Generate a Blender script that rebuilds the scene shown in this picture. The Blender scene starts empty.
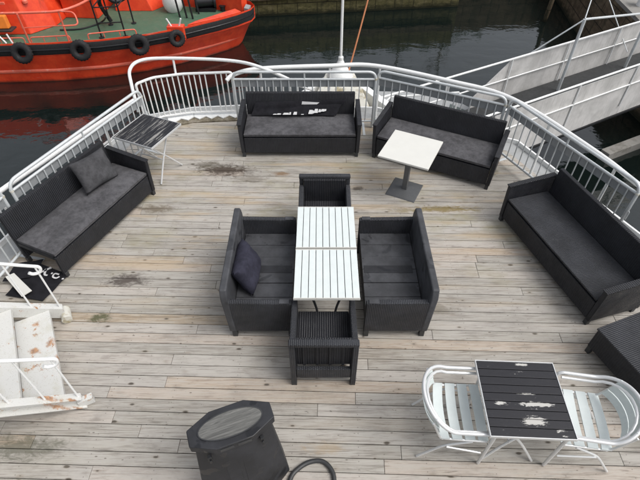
import bpy, bmesh, math, random
from mathutils import Vector, Matrix
R = math.radians
random.seed(7)
sc = bpy.context.scene
col = sc.collection
# ---------------------------------------------------------------- camera
cam_d = bpy.data.cameras.new('camera'); cam = bpy.data.objects.new('camera', cam_d); col.objects.link(cam)
cam.location = (0, 0, 4.5); cam.rotation_euler = (R(90 - 45.4), 0, 0)
cam_d.sensor_width = 36; cam_d.lens = 27.06; cam_d.clip_start = 0.05; cam_d.clip_end = 2000
sc.camera = cam
# ---------------------------------------------------------------- world: overcast daylight
SUN_EL, SUN_AZ = 56, 112      # azimuth clockwise from +Y
w = bpy.data.worlds.new('World'); sc.world = w; w.use_nodes = True
nt = w.node_tree; nt.nodes.clear()
sky = nt.nodes.new('ShaderNodeTexSky'); sky.sky_type = 'NISHITA'; sky.sun_disc = False
sky.sun_elevation = R(SUN_EL); sky.sun_rotation = R(SUN_AZ); sky.air_density = 1.0; sky.dust_density = 5.0
hs = nt.nodes.new('ShaderNodeHueSaturation'); hs.inputs['Saturation'].default_value = 0.30
bg = nt.nodes.new('ShaderNodeBackground'); bg.inputs['Strength'].default_value = 0.15
wo = nt.nodes.new('ShaderNodeOutputWorld')
nt.links.new(sky.outputs[0], hs.inputs['Color']); nt.links.new(hs.outputs[0], bg.inputs['Color']); nt.links.new(bg.outputs[0], wo.inputs['Surface'])
sd = bpy.data.lights.new('sun', 'SUN'); sd.energy = 0.85; sd.angle = R(30); sd.color = (1, .985, .97)
so = bpy.data.objects.new('sun', sd); col.objects.link(so)
so.rotation_euler = (R(90 - SUN_EL), 0, R(180 - SUN_AZ)); so.location = (0, 0, 20)
sc.view_settings.view_transform = 'Standard'; sc.view_settings.look = 'None'
sc.view_settings.gamma = 1; sc.view_settings.use_curve_mapping = False
sc.view_settings.exposure = 0.21

# ---------------------------------------------------------------- materials
class NB:
    def __init__(s, name, rough=.6, metal=0.0, spec=.5):
        s.m = bpy.data.materials.new(name); s.m.use_nodes = True; s.t = s.m.node_tree
        s.b = s.t.nodes['Principled BSDF']
        s.set('Roughness', rough); s.set('Metallic', metal); s.set('Specular IOR Level', spec)
        s.tc = s.t.nodes.new('ShaderNodeTexCoord')
    def set(s, k, v):
        if hasattr(v, 'is_linked') or hasattr(v, 'links'): s.t.links.new(v, s.b.inputs[k])
        else: s.b.inputs[k].default_value = v if not (isinstance(v, tuple) and len(v) == 3) else (*v, 1)
    def n(s, typ, **kw):
        nd = s.t.nodes.new(typ)
        for k, v in kw.items():
            if k.startswith('i_'):
                key = k[2:].replace('_', ' ')
                key = int(key) if key.isdigit() else key
                s.link(v, nd.inputs[key])
            else: setattr(nd, k, v)
        return nd
    def link(s, v, inp):
        if isinstance(v, bpy.types.NodeSocket): s.t.links.new(v, inp)
        elif isinstance(v, tuple) and len(v) == 3 and inp.type == 'RGBA': inp.default_value = (*v, 1)
        else: inp.default_value = v
    def obj(s, scale=(1, 1, 1), loc=(0, 0, 0), rot=(0, 0, 0)):
        mp = s.n('ShaderNodeMapping'); s.t.links.new(s.tc.outputs['Object'], mp.inputs[0])
        mp.inputs['Scale'].default_value = scale; mp.inputs['Location'].default_value = loc; mp.inputs['Rotation'].default_value = rot
        return mp.outputs[0]
    def world(s, scale=(1, 1, 1), loc=(0, 0, 0), rot=(0, 0, 0)):
        g = s.n('ShaderNodeNewGeometry'); mp = s.n('ShaderNodeMapping'); s.t.links.new(g.outputs['Position'], mp.inputs[0])
        mp.inputs['Scale'].default_value = scale; mp.inputs['Location'].default_value = loc; mp.inputs['Rotation'].default_value = rot
        return mp.outputs[0]
    def noise(s, vec, scale, detail=4, rough=.55, dist=0.0):
        nd = s.n('ShaderNodeTexNoise', i_Scale=scale, i_Detail=detail, i_Roughness=rough, i_Distortion=dist)
        s.t.links.new(vec, nd.inputs['Vector']); return nd.outputs['Fac']
    def voro(s, vec, scale, feat='F1', out='Distance'):
        nd = s.n('ShaderNodeTexVoronoi', feature=feat, i_Scale=scale); s.t.links.new(vec, nd.inputs['Vector']); return nd.outputs[out]
    def ramp(s, v, a, b, c0=0.0, c1=1.0, clamp=True):
        nd = s.n('ShaderNodeMapRange', clamp=clamp, i_1=a, i_2=b, i_3=c0, i_4=c1, interpolation_type='SMOOTHSTEP' if clamp else 'LINEAR'); s.link(v, nd.inputs[0]); return nd.outputs[0]
    def math(s, op, a, b=0.0, c=0.0):
        nd = s.n('ShaderNodeMath', operation=op); s.link(a, nd.inputs[0]); s.link(b, nd.inputs[1]); s.link(c, nd.inputs[2]); return nd.outputs[0]
    def mix(s, f, a, b, mode='MIX'):
        nd = s.n('ShaderNodeMix', data_type='RGBA', blend_type=mode); s.link(f, nd.inputs[0])
        s.link(a, nd.inputs[6]); s.link(b, nd.inputs[7]); return nd.outputs[2]
    def cr(s, v, stops):
        nd = s.n('ShaderNodeValToRGB'); s.link(v, nd.inputs[0]); e = nd.color_ramp.elements
        while len(e) < len(stops): e.new(.5)
        for el, (p, c) in zip(e, stops): el.position = p; el.color = (*c, 1)
        return nd.outputs[0]
    def sep(s, vec):
        nd = s.n('ShaderNodeSeparateXYZ'); s.t.links.new(vec, nd.inputs[0]); return nd.outputs
    def bump(s, h, strength=.3, dist=.01):
        nd = s.n('ShaderNodeBump', i_Strength=strength, i_Distance=dist); s.t.links.new(h, nd.inputs['Height'])
        s.t.links.new(nd.outputs[0], s.b.inputs['Normal']); return nd

M = {}
def rattan(name, axis, colr, per=.046, wet=.42):
    k = NB(name, wet); o = k.obj(); xyz = k.sep(o)
    a = {'x': 0, 'y': 1}[axis]
    f = 2 * math.pi / per
    rib = k.math('SINE', k.math('MULTIPLY', xyz[a], f))
    rib = k.math('ABSOLUTE', rib)
    q = k.math('MULTIPLY', k.math('ADD', xyz[1 - a], xyz[2]), 2 * math.pi / .011)
    odd = k.math('MULTIPLY', k.math('FLOOR', k.math('MULTIPLY', xyz[a], 2 / per)), math.pi)
    strand = k.math('SINE', k.math('ADD', q, odd))
    h = k.math('ADD', k.math('MULTIPLY', rib, .8), k.math('MULTIPLY', strand, .22))
    k.bump(h, .9, .006)
    nz = k.noise(k.world(), 3.5, 5, .6)
    c = k.mix(k.ramp(nz, .35, .7), tuple(x * .8 for x in colr), tuple(x * 1.35 for x in colr))
    c = k.mix(k.ramp(rib, .0, .5, .6, 0), c, (.008, .008, .009))
    dust = k.ramp(k.noise(k.world(), 14, 4, .7), .6, .8, 0, .35)
    c = k.mix(dust, c, (.11, .11, .105))
    k.set('Base Color', c)
    k.set('Roughness', k.ramp(k.noise(k.world(), 6, 3), .3, .7, wet - .08, wet + .2))
    return k.m
DK = (.013, .014, .0185)
M['rattan_x'] = rattan('rattan along length', 'x', DK)
M['rattan_y'] = rattan('rattan along depth', 'y', DK)
M['rattan_grey_x'] = rattan('grey rattan along length', 'x', (.031, .033, .039), .036, .5)
M['rattan_grey_y'] = rattan('grey rattan along depth', 'y', (.031, .033, .039), .036, .5)
def plastic(name, colr, plank=0):
    k = NB(name, .55)
    nz = k.noise(k.world(), 5, 6, .65); n2 = k.noise(k.obj((1, 1, 1)), 60, 3, .6)
    c = k.mix(k.ramp(nz, .35, .7), tuple(x * .75 for x in colr), tuple(x * 1.3 for x in colr))
    spots = k.ramp(k.voro(k.world(), 7.0), .05, .09, 1, 0)
    c = k.mix(k.math('MULTIPLY', spots, .7), c, (.012, .012, .013))
    pud = k.ramp(k.noise(k.world(loc=(3, 1, 0)), 5.5, 3, .5, .6), .60, .63, 0, .6)
    c = k.mix(pud, c, tuple(x * .45 for x in colr))
    pale = k.ramp(k.noise(k.world(loc=(9, 4, 0)), 9, 6, .7), .62, .8, 0, .35)
    c = k.mix(pale, c, (.15, .15, .15))
    k.set('Base Color', c); k.set('Roughness', k.math('SUBTRACT', .6, k.math('MULTIPLY', pud, .4)))
    k.bump(n2, .25, .003); return k.m
M['seat_grey'] = plastic('weathered grey resin', (.054, .056, .062))
M['bin_grey'] = plastic('anthracite resin', (.020, .021, .025))
def fabric(name, colr, var=1.5, sc_=1.0):
    k = NB(name, .95, spec=.2)
    a = k.noise(k.world(), 4 * sc_, 6, .65, .4); b = k.noise(k.world(), 17, 6, .75)
    f = k.ramp(k.math('ADD', k.math('MULTIPLY', a, .5), k.math('MULTIPLY', b, .5)), .36, .64)
    c = k.mix(f, tuple(x / var for x in colr), tuple(x * var for x in colr)); k.set('Base Color', c)
    fine = k.noise(k.obj(), 420, 2, .6)
    k.bump(k.math('ADD', k.math('MULTIPLY', fine, .3), k.noise(k.obj(), 9, 4, .5)), .55, .012); return k.m
M['cushion'] = fabric('charcoal cushion cloth', (.082, .081, .086), 1.45)
M['pillow_grey'] = fabric('grey pillow cloth', (.062, .062, .066), 1.35)
M['pillow_purple'] = fabric('slate purple pillow cloth', (.030, .030, .045), 1.35)
M['banner'] = fabric('black banner cloth', (.014, .014, .017), 1.4)
def plain(name, colr, rough=.5, metal=0., var=.15, dirt=None, bumpy=.0, scale=8):
    k = NB(name, rough, metal); nz = k.noise(k.world(), scale, 5, .6)
    c = k.mix(nz, tuple(x * (1 - var) for x in colr), tuple(min(x * (1 + var), .95) for x in colr))
    if dirt:
        d = k.ramp(k.noise(k.world(loc=(5, 2, 1)), dirt[1], 7, .7), dirt[2], dirt[2] + .13); c = k.mix(k.math('MULTIPLY', d, dirt[3] if len(dirt) > 3 else .9), c, dirt[0])
    k.set('Base Color', c)
    k.set('Roughness', rough if metal > .3 else k.ramp(k.noise(k.world(), scale * 2.3, 4), .3, .7, max(rough - .1, .05), rough + .12))
    if bumpy: k.bump(k.noise(k.obj(), 35, 4, .6), bumpy, .006)
    return k.m
M['galv'] = plain('galvanised steel', (.58, .61, .62), .45, .15, .22, ((.2, .19, .17), 16, .64, .6))
M['galv_plate'] = plain('galvanised plate', (.30, .315, .325), .55, .2, .1, ((.2, .19, .17), 7, .62, .5))
M['alu'] = plain('brushed aluminium', (.72, .73, .73), .36, .35, .03)
M['white_steel'] = plain('white painted steel', (.74, .75, .74), .4, 0, .06, ((.30, .15, .06), 13, .665, .9), .1)
M['white_clean'] = plain('white gloss steel tube', (.80, .81, .80), .3, 0, .04, ((.45, .36, .25), 11, .7, .7))
M['white_dirty'] = plain('stained white steel', (.62, .61, .55), .5, 0, .1, ((.26, .20, .07), 5, .5, .8), .15)
M['dark_metal'] = plain('dark powder coated metal', (.05, .052, .055), .45, .3, .2)
M['ped_metal'] = plain('grey cast iron', (.13, .135, .14), .5, .4, .2, ((.22, .21, .2), 12, .6, .5))
M['black_paint'] = plain('black painted steel', (.014, .015, .017), .45, .1, .3)
M['rubber'] = plain('tyre rubber', (.012, .012, .013), .75, 0, .4, ((.04, .04, .04), 10, .6, .6), .5)
M['red'] = plain('red boat paint', (.84, .075, .022), .38, 0, .10, ((.45, .05, .03), 3.0, .62, .5), .04, 3)
def redhull():
    k = NB('red boat paint', .36); a = k.noise(k.world(), 3, 6, .65); g = k.sep(k.world())
    c = k.mix(k.ramp(a, .35, .7), (.72, .050, .016), (.86, .085, .026))
    st_ = k.ramp(k.noise(k.world((2.2, 2.2, .18)), 2.4, 6, .7), .56, .72, 0, .55); c = k.mix(st_, c, (.38, .035, .015))
    sc_ = k.ramp(k.noise(k.world((.5, .5, 5)), 2.2, 6, .75), .64, .69, 0, .5); c = k.mix(sc_, c, (.75, .30, .22))
    wl_ = k.ramp(k.math('ADD', g[2], k.math('MULTIPLY', a, .12)), -3.34, -3.24, .75, 0); c = k.mix(wl_, c, (.10, .035, .02))
    k.set('Base Color', c); k.bump(a, .12, .02); return k.m
M['red'] = redhull()
M['pink_rail'] = plain('faded red rail paint', (.78, .16, .10), .4, 0, .1, ((.75, .42, .36), 9, .55, .6))
M['green_deck'] = plain('green deck paint', (.068, .135, .082), .6, 0, .2, ((.16, .18, .14), 2.2, .55, .6), .25, 2.5)
M['orange_cloth'] = plain('orange canvas', (.72, .20, .02), .8, 0, .2, ((.4, .1, .02), 8, .6, .6), .4)
M['orange_rope'] = plain('orange rope', (.42, .16, .07), .9, 0, .2, None, .4, 60)
M['ash_white'] = plain('off white table laminate', (.68, .675, .63), .45, 0, .05, ((.50, .46, .34), 9, .60, .5))
M['pebble'] = plain('hose rubber', (.035, .036, .037), .5, 0, .2)
M['yellow'] = plain('bare timber pole', (.48, .30, .14), .7, 0, .2)
M['white_print'] = plain('white banner print', (.62, .62, .62), .8, 0, .1)
def slat_white():
    k = NB('mint white slats', .5); n_ = k.noise(k.world((1, 1, 1)), 10, 6, .7)
    c = k.mix(n_, (.60, .66, .65), (.74, .79, .78)); d = k.ramp(k.noise(k.world(loc=(2, 7, 0)), 22, 6, .75), .64, .8, 0, .6)
    k.set('Base Color', k.mix(d, c, (.36, .37, .34))); k.bump(k.noise(k.obj((4, 40, 4)), 5, 3), .12, .003); return k.m
M['slat_white'] = slat_white()
def slat_black(name, lo, seed, wt=.55, sp_=.022, spots=(), st=(3.2, 16, 1), wf=1.0):
    k = NB(name, .55)
    n_ = k.noise(k.obj(st, (seed, seed * .7, 0)), 1.7, 9, .72, .5)
    big = k.noise(k.obj((2.6, 4.0, 1), (seed * 2, 1, 0)), 1.6, 2, .5)
    wear = k.ramp(k.math('ADD', k.math('MULTIPLY', n_, wt), k.math('MULTIPLY', big, 1 - wt)), lo, lo + sp_)
    scr = k.ramp(k.noise(k.obj((9, 30, 1), (seed, 2, 0)), 3, 6, .82, 1.2), .645, .69)
    f = k.math('MULTIPLY', k.math('MAXIMUM', wear, k.math('MULTIPLY', scr, .7)), wf)
    g = k.sep(k.obj()); rag = k.noise(k.obj((8, 26, 1)), 2.2, 7, .75, .5)
    for (x, y, rx, ry) in spots:
        dx = k.math('MULTIPLY', k.math('SUBTRACT', g[0], x), 1 / rx); dy = k.math('MULTIPLY', k.math('SUBTRACT', g[1], y), 1 / ry)
        d = k.math('ADD', k.math('SQRT', k.math('ADD', k.math('MULTIPLY', dx, dx), k.math('MULTIPLY', dy, dy))), k.math('MULTIPLY', k.math('SUBTRACT', rag, .5), 3.4))
        f = k.math('MAXIMUM', f, k.ramp(d, .80, .95, 1, 0))
    base = k.mix(k.noise(k.obj((3, 30, 1)), 4, 4), (.007, .007, .010), (.020, .020, .025))
    k.set('Base Color', k.mix(f, base, (.50, .49, .46))); k.bump(k.math('MULTIPLY', f, -1.0), .2, .002)
    k.set('Roughness', k.ramp(f, 0, 1, .42, .8)); return k.m
M['slat_black'] = slat_black('black slats with worn paint', .62, 2.3, spots=((.09, -.055, .13, .022), (-.20, -.055, .06, .018), (.04, -.20, .10, .038), (.02, .035, .07, .008), (.07, .31, .06, .014)))
M['slat_worn'] = slat_black('heavily scuffed black slats', .50, 7.1, .9, .16, st=(1.5, 20, 1), wf=.75)
def white_stair():
    k = NB('white non slip stair paint', .55); g = k.noise(k.world(), 95, 3, .7)
    speck = k.ramp(g, .60, .68, 0, .65)
    rust = k.ramp(k.noise(k.world(loc=(1.3, 4, 0)), 8.0, 8, .74), .575, .66)
    alg = k.ramp(k.noise(k.world(loc=(7, 3, 2)), 5, 6, .7), .5, .72, 0, .45)
    c = k.mix(speck, (.62, .62, .595), (.30, .28, .22)); c = k.mix(alg, c, (.48, .46, .35))
    g_ = k.sep(k.world()); rg_ = k.noise(k.world(), 16, 6, .75)
    for (x, y, rx, ry) in ((-2.78, 2.73, .05, .06), (-2.63, 2.56, .03, .05), (-2.89, 2.63, .07, .04), (-2.50, 2.07, .16, .03), (-3.02, 2.95, .04, .04), (-2.95, 1.95, .2, .03), (-2.33, 2.10, .05, .02), (-2.85, 3.05, .05, .02)):
        dx = k.math('MULTIPLY', k.math('SUBTRACT', g_[0], x), 1 / rx); dy = k.math('MULTIPLY', k.math('SUBTRACT', g_[1], y), 1 / ry)
        d = k.math('ADD', k.math('SQRT', k.math('ADD', k.math('MULTIPLY', dx, dx), k.math('MULTIPLY', dy, dy))), k.math('MULTIPLY', k.math('SUBTRACT', rg_, .5), 3.6))
        rust = k.math('MAXIMUM', rust, k.ramp(d, .2, 1.1, .8, 0))
    c = k.mix(rust, c, k.cr(k.noise(k.world(), 40, 4, .7), [(.35, (.20, .075, .02)), (.6, (.50, .22, .06))]))
    k.set('Base Color', c); k.bump(g, .35, .003); return k.m
M['stair_white'] = white_stair()
def deckwood(name='weathered deck boards'):
    k = NB(name, .75, spec=.3)
    gi = k.n('ShaderNodeNewGeometry'); rnd = gi.outputs['Random Per Island']
    base = k.cr(rnd, [(0, (.31, .285, .25)), (.25, (.37, .345, .305)), (.5, (.405, .375, .34)), (.72, (.455, .425, .385)), (.90, (.475, .42, .37)), (.96, (.46, .37, .29)), (1, (.38, .29, .19))])
    hsv = k.math('MULTIPLY', rnd, 37.0)
    off = k.n('ShaderNodeCombineXYZ', i_2=hsv, i_0=k.math('MULTIPLY', rnd, 91.0))
    v = k.n('ShaderNodeVectorMath', operation='ADD'); k.t.links.new(k.world(), v.inputs[0]); k.t.links.new(off.outputs[0], v.inputs[1])
    mp = k.n('ShaderNodeMapping'); k.t.links.new(v.outputs[0], mp.inputs[0]); mp.inputs['Scale'].default_value = (1.1, 24, 1)
    grain = k.noise(mp.outputs[0], 2.4, 8, .68, .9)
    mp2 = k.n('ShaderNodeMapping'); k.t.links.new(v.outputs[0], mp2.inputs[0]); mp2.inputs['Scale'].default_value = (3.2, 7.5, 1)
    blot = k.noise(mp2.outputs[0], 1.2, 6, .62, .3)
    c = k.mix(k.ramp(grain, .36, .66, .0, .75), base, (.46, .44, .40))
    c = k.mix(k.ramp(grain, .34, .50, .62, .0), c, (.17, .155, .135))
    c = k.mix(k.ramp(blot, .5, .75, 0, .5), c, (.20, .18, .155))
    # knots
    mp3 = k.n('ShaderNodeMapping'); k.t.links.new(v.outputs[0], mp3.inputs[0]); mp3.inputs['Scale'].default_value = (3.4, 8.0, 1)
    vn = k.n('ShaderNodeTexVoronoi', i_Scale=1.25); k.t.links.new(mp3.outputs[0], vn.inputs['Vector'])
    keep = k.math('GREATER_THAN', k.sep(vn.outputs['Color'])[0], .22)
    sz = k.ramp(k.sep(vn.outputs['Color'])[1], 0, 1, .25, 1.15)
    dd = k.math('DIVIDE', k.math('ADD', vn.outputs['Distance'], k.math('MULTIPLY', k.math('SUBTRACT', grain, .5), .16)), sz)
    kn = k.math('MULTIPLY', k.ramp(dd, .07, .15, 1, 0), keep)
    halo = k.math('MULTIPLY', k.ramp(vn.outputs['Distance'], .05, .24, .38, 0), keep)
    c = k.mix(halo, c, (.24, .19, .14)); c = k.mix(k.math('MULTIPLY', kn, .88), c, (.055, .045, .035))
    vn2 = k.n('ShaderNodeTexVoronoi', i_Scale=2.3); k.t.links.new(mp3.outputs[0], vn2.inputs['Vector'])
    k2 = k.math('MULTIPLY', k.ramp(k.math('ADD', vn2.outputs['Distance'], k.math('MULTIPLY', k.math('SUBTRACT', blot, .5), .2)), .05, .12, .75, 0), k.math('GREATER_THAN', k.sep(vn2.outputs['Color'])[0], .5))
    c = k.mix(k2, c, (.09, .07, .055))
    # small dark specks and splits
    sp = k.ramp(k.noise(k.world((11, 22, 1)), 1.7, 6, .78, .8), .63, .69, 0, .85)
    c = k.mix(sp, c, (.07, .06, .05))
    dk_ = k.sep(k.world(rot=(0, 0, R(1.6))))
    fx = k.math('MULTIPLY', k.math('SUBTRACT', k.math('FRACT', k.math('DIVIDE', dk_[0], .61)), .5), .61)
    fy = k.math('SUBTRACT', k.math('ABSOLUTE', k.math('MULTIPLY', k.math('SUBTRACT', k.math('FRACT', k.math('DIVIDE', dk_[1], .128)), .5), .128)), .036)
    scw = k.ramp(k.math('SQRT', k.math('ADD', k.math('MULTIPLY', fx, fx), k.math('MULTIPLY', fy, fy))), .003, .007, .5, 0)
    c = k.mix(scw, c, (.06, .055, .05))
    # broad worn / green / warm drifts over the deck
    xyz = k.sep(gi.outputs['Position'])
    gr = k.math('MULTIPLY', k.ramp(k.noise(k.world((.7, 1.4, 1), (2, 3, 0)), 1.5, 5, .65), .48, .72), k.ramp(xyz[1], 3.0, 5.2, .12, .62))
    c = k.mix(gr, c, (.27, .245, .13))
    warm = k.math('MULTIPLY', k.ramp(k.noise(k.world((.35, 3.2, 1), (8, 1, 0)), 1.4, 4, .6), .5, .68), k.ramp(xyz[1], 2.8, 4.4, .10, .55))
    c = k.mix(warm, c, (.46, .35, .22))
    dmp = k.ramp(k.noise(k.world((1, 2.2, 1), (4, 9, 0)), .9, 6, .7), .46, .72, 0, .4)
    c = k.mix(dmp, c, (.20, .185, .165))
    # local stains: (x, y, rx, ry, strength, colour)
    nzs = k.noise(k.world((1, 2, 1)), 9, 6, .75, .6)
    for (x, y, rx, ry, st, cc) in [(-1.45, 5.95, .42, .16, 1.0, (.075, .058, .045)), (-1.75, 6.08, .25, .1, .7, (.10, .085, .06)), (-1.05, 5.72, .32, .10, .5, (.12, .1, .07)), (-2.3, 5.05, .25, .09, .7, (.13, .10, .07)),
                                   (-2.35, 3.75, .27, .11, .95, (.095, .08, .07)), (-2.5, 3.2, .12, .07, .9, (.08, .085, .04)), (-.6, 5.85, .13, .06, .8, (.2, .12, .06)),
                                   (1.75, 5.05, .5, .07, .85, (.2, .15, .05)), (1.2, 5.02, .3, .06, .6, (.2, .16, .07)), (.55, 5.5, .08, .05, .8, (.1, .08, .06)), (1.3, 3.32, .3, .08, .5, (.13, .11, .07)),
                                   (-2.75, 1.75, .4, .12, .7, (.1, .10, .07)), (.05, 1.75, .2, .06, .35, (.36, .25, .12)), (2.5, 5.9, .2, .12, .7, (.12, .11, .05)), (-3.35, 3.3, .35, .2, .6, (.12, .11, .07))]:
        dx = k.math('MULTIPLY', k.math('SUBTRACT', xyz[0], x), 1 / rx); dy = k.math('MULTIPLY', k.math('SUBTRACT', xyz[1], y), 1 / ry)
        d = k.math('SQRT', k.math('ADD', k.math('MULTIPLY', dx, dx), k.math('MULTIPLY', dy, dy)))
        d = k.math('ADD', d, k.math('MULTIPLY', k.math('SUBTRACT', nzs, .5), 3.2))
        c = k.mix(k.ramp(d, .30, 1.25, st, 0), c, cc)
    k.set('Base Color', c)
    k.bump(k.math('ADD', grain, k.math('MULTIPLY', kn, -.5)), .35, .004)
    return k.m
M['deck'] = deckwood()
def margin():
    k = NB('dirty margin timber', .85); a = k.noise(k.world(), 9, 7, .75)
    k.set('Base Color', k.cr(a, [(.3, (.06, .05, .035)), (.5, (.17, .145, .10)), (.62, (.27, .24, .19)), (.7, (.45, .43, .38))])); k.bump(a, .6, .02); return k.m
M['margin'] = margin()
def lidwood():
    k = NB('weathered lid boards', .8); o = k.obj((2, 26, 1)); a = k.noise(o, 2.2, 7, .7, .6); g = k.sep(k.obj())
    ln = k.math('ABSOLUTE', k.math('SINE', k.math('MULTIPLY', g[1], math.pi / .036)))
    c = k.cr(a, [(.3, (.06, .06, .058)), (.5, (.13, .13, .122)), (.68, (.21, .208, .195))]); c = k.mix(k.ramp(ln, .0, .12, .8, 0), c, (.05, .05, .045)); k.set('Base Color', c); k.bump(a, .3, .004); return k.m
M['lid_wood'] = lidwood()
def water():
    k = NB('harbour water', .035); k.set('Base Color', (.006, .010, .009)); k.set('IOR', 1.7)
    a = k.noise(k.world((1, 1.6, 1)), 1.1, 3, .5, .4); b = k.noise(k.world((1, 1.4, 1), (4, 2, 0)), 4.5, 3, .55)
    k.bump(k.math('ADD', k.math('MULTIPLY', a, .8), k.math('MULTIPLY', b, .15)), .35, .05); return k.m
M['water'] = water()
def stone(name, cols, sx=1.0):
    k = NB(name, .9, spec=.2)
    br = k.n('ShaderNodeTexBrick', i_Scale=1.0, i_Mortar_Size=.018, i_Brick_Width=.95, i_Row_Height=.42)
    g = k.sep(k.world()); cx = k.n('ShaderNodeCombineXYZ', i_0=k.math('ADD', g[0], g[1]), i_1=g[2]); k.t.links.new(cx.outputs[0], br.inputs['Vector'])
    a = k.noise(k.world((1, 1, 2.2)), 2.2, 8, .72)
    c = k.cr(a, [(.28, cols[0]), (.5, cols[1]), (.7, cols[2])])
    c = k.mix(k.math('MULTIPLY', br.outputs['Fac'], .8), c, (.02, .018, .014))
    streak = k.ramp(k.noise(k.world((3, 3, .25)), 2, 5, .6), .5, .7, 0, .6); c = k.mix(streak, c, (.05, .05, .03))
    # tide line: weed and wet below
    tide = k.ramp(k.math('ADD', g[2], k.math('MULTIPLY', a, .5)), -3.15, -2.8, .92, 0); c = k.mix(tide, c, (.018, .020, .012))
    k.set('Base Color', c); k.bump(k.math('SUBTRACT', k.math('MULTIPLY', a, .8), k.math('MULTIPLY', br.outputs['Fac'], .7)), .8, .05); return k.m
M['quay_moss'] = stone('mossy quay stone', ((.055, .052, .03), (.15, .135, .06), (.26, .225, .12)))
M['quay_brown'] = stone('brown quay stone', ((.05, .038, .026), (.12, .09, .06), (.19, .15, .10)))
M['concrete'] = plain('worn grey concrete', (.27, .26, .24), .85, 0, .15, ((.13, .12, .10), 1.6, .52, .7), .5, 3)
def sheet():
    k = NB('grey gangway sheeting', .7); g = k.sep(k.world())
    a = k.noise(k.world((1, 1, 1)), 2.0, 6, .65); st = k.noise(k.world((9, 9, .4)), 2.2, 4, .6)
    c = k.mix(k.ramp(a, .35, .65), (.46, .455, .44), (.62, .61, .595)); c = k.mix(k.ramp(st, .52, .7, 0, .5), c, (.34, .33, .32))
    sp = k.ramp(k.noise(k.world(loc=(4, 4, 0)), 3.1, 7, .7), .6, .68, 0, .6); c = k.mix(sp, c, (.60, .59, .55)); k.set('Base Color', c); k.bump(a, .2, .02); return k.m
M['sheet'] = sheet()
M['tread_dark'] = plain('dark gangway tread', (.030, .032, .033), .6, 0, .5, ((.10, .10, .10), 3, .6, .5), .3, 4)
M['light_grey'] = plain('light grey deck paint', (.36, .37, .37), .6, 0, .1, ((.2, .19, .17), 3, .55, .6), .1)
M['teal_mat'] = plain('grey green mat', (.10, .12, .115), .8, 0, .15)
M['leaf'] = plain('bush leaves', (.045, .07, .025), .7, 0, .5, ((.10, .12, .04), 6, .5, .7))
M['hull_dark'] = plain('hull steel grey', (.30, .31, .31), .6, 0, .1)
M['shadow_gap'] = plain('dark deck base with gap shade', (.02, .018, .016), .9)  # base sheet near black: shade between the boards is in its colour

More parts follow.
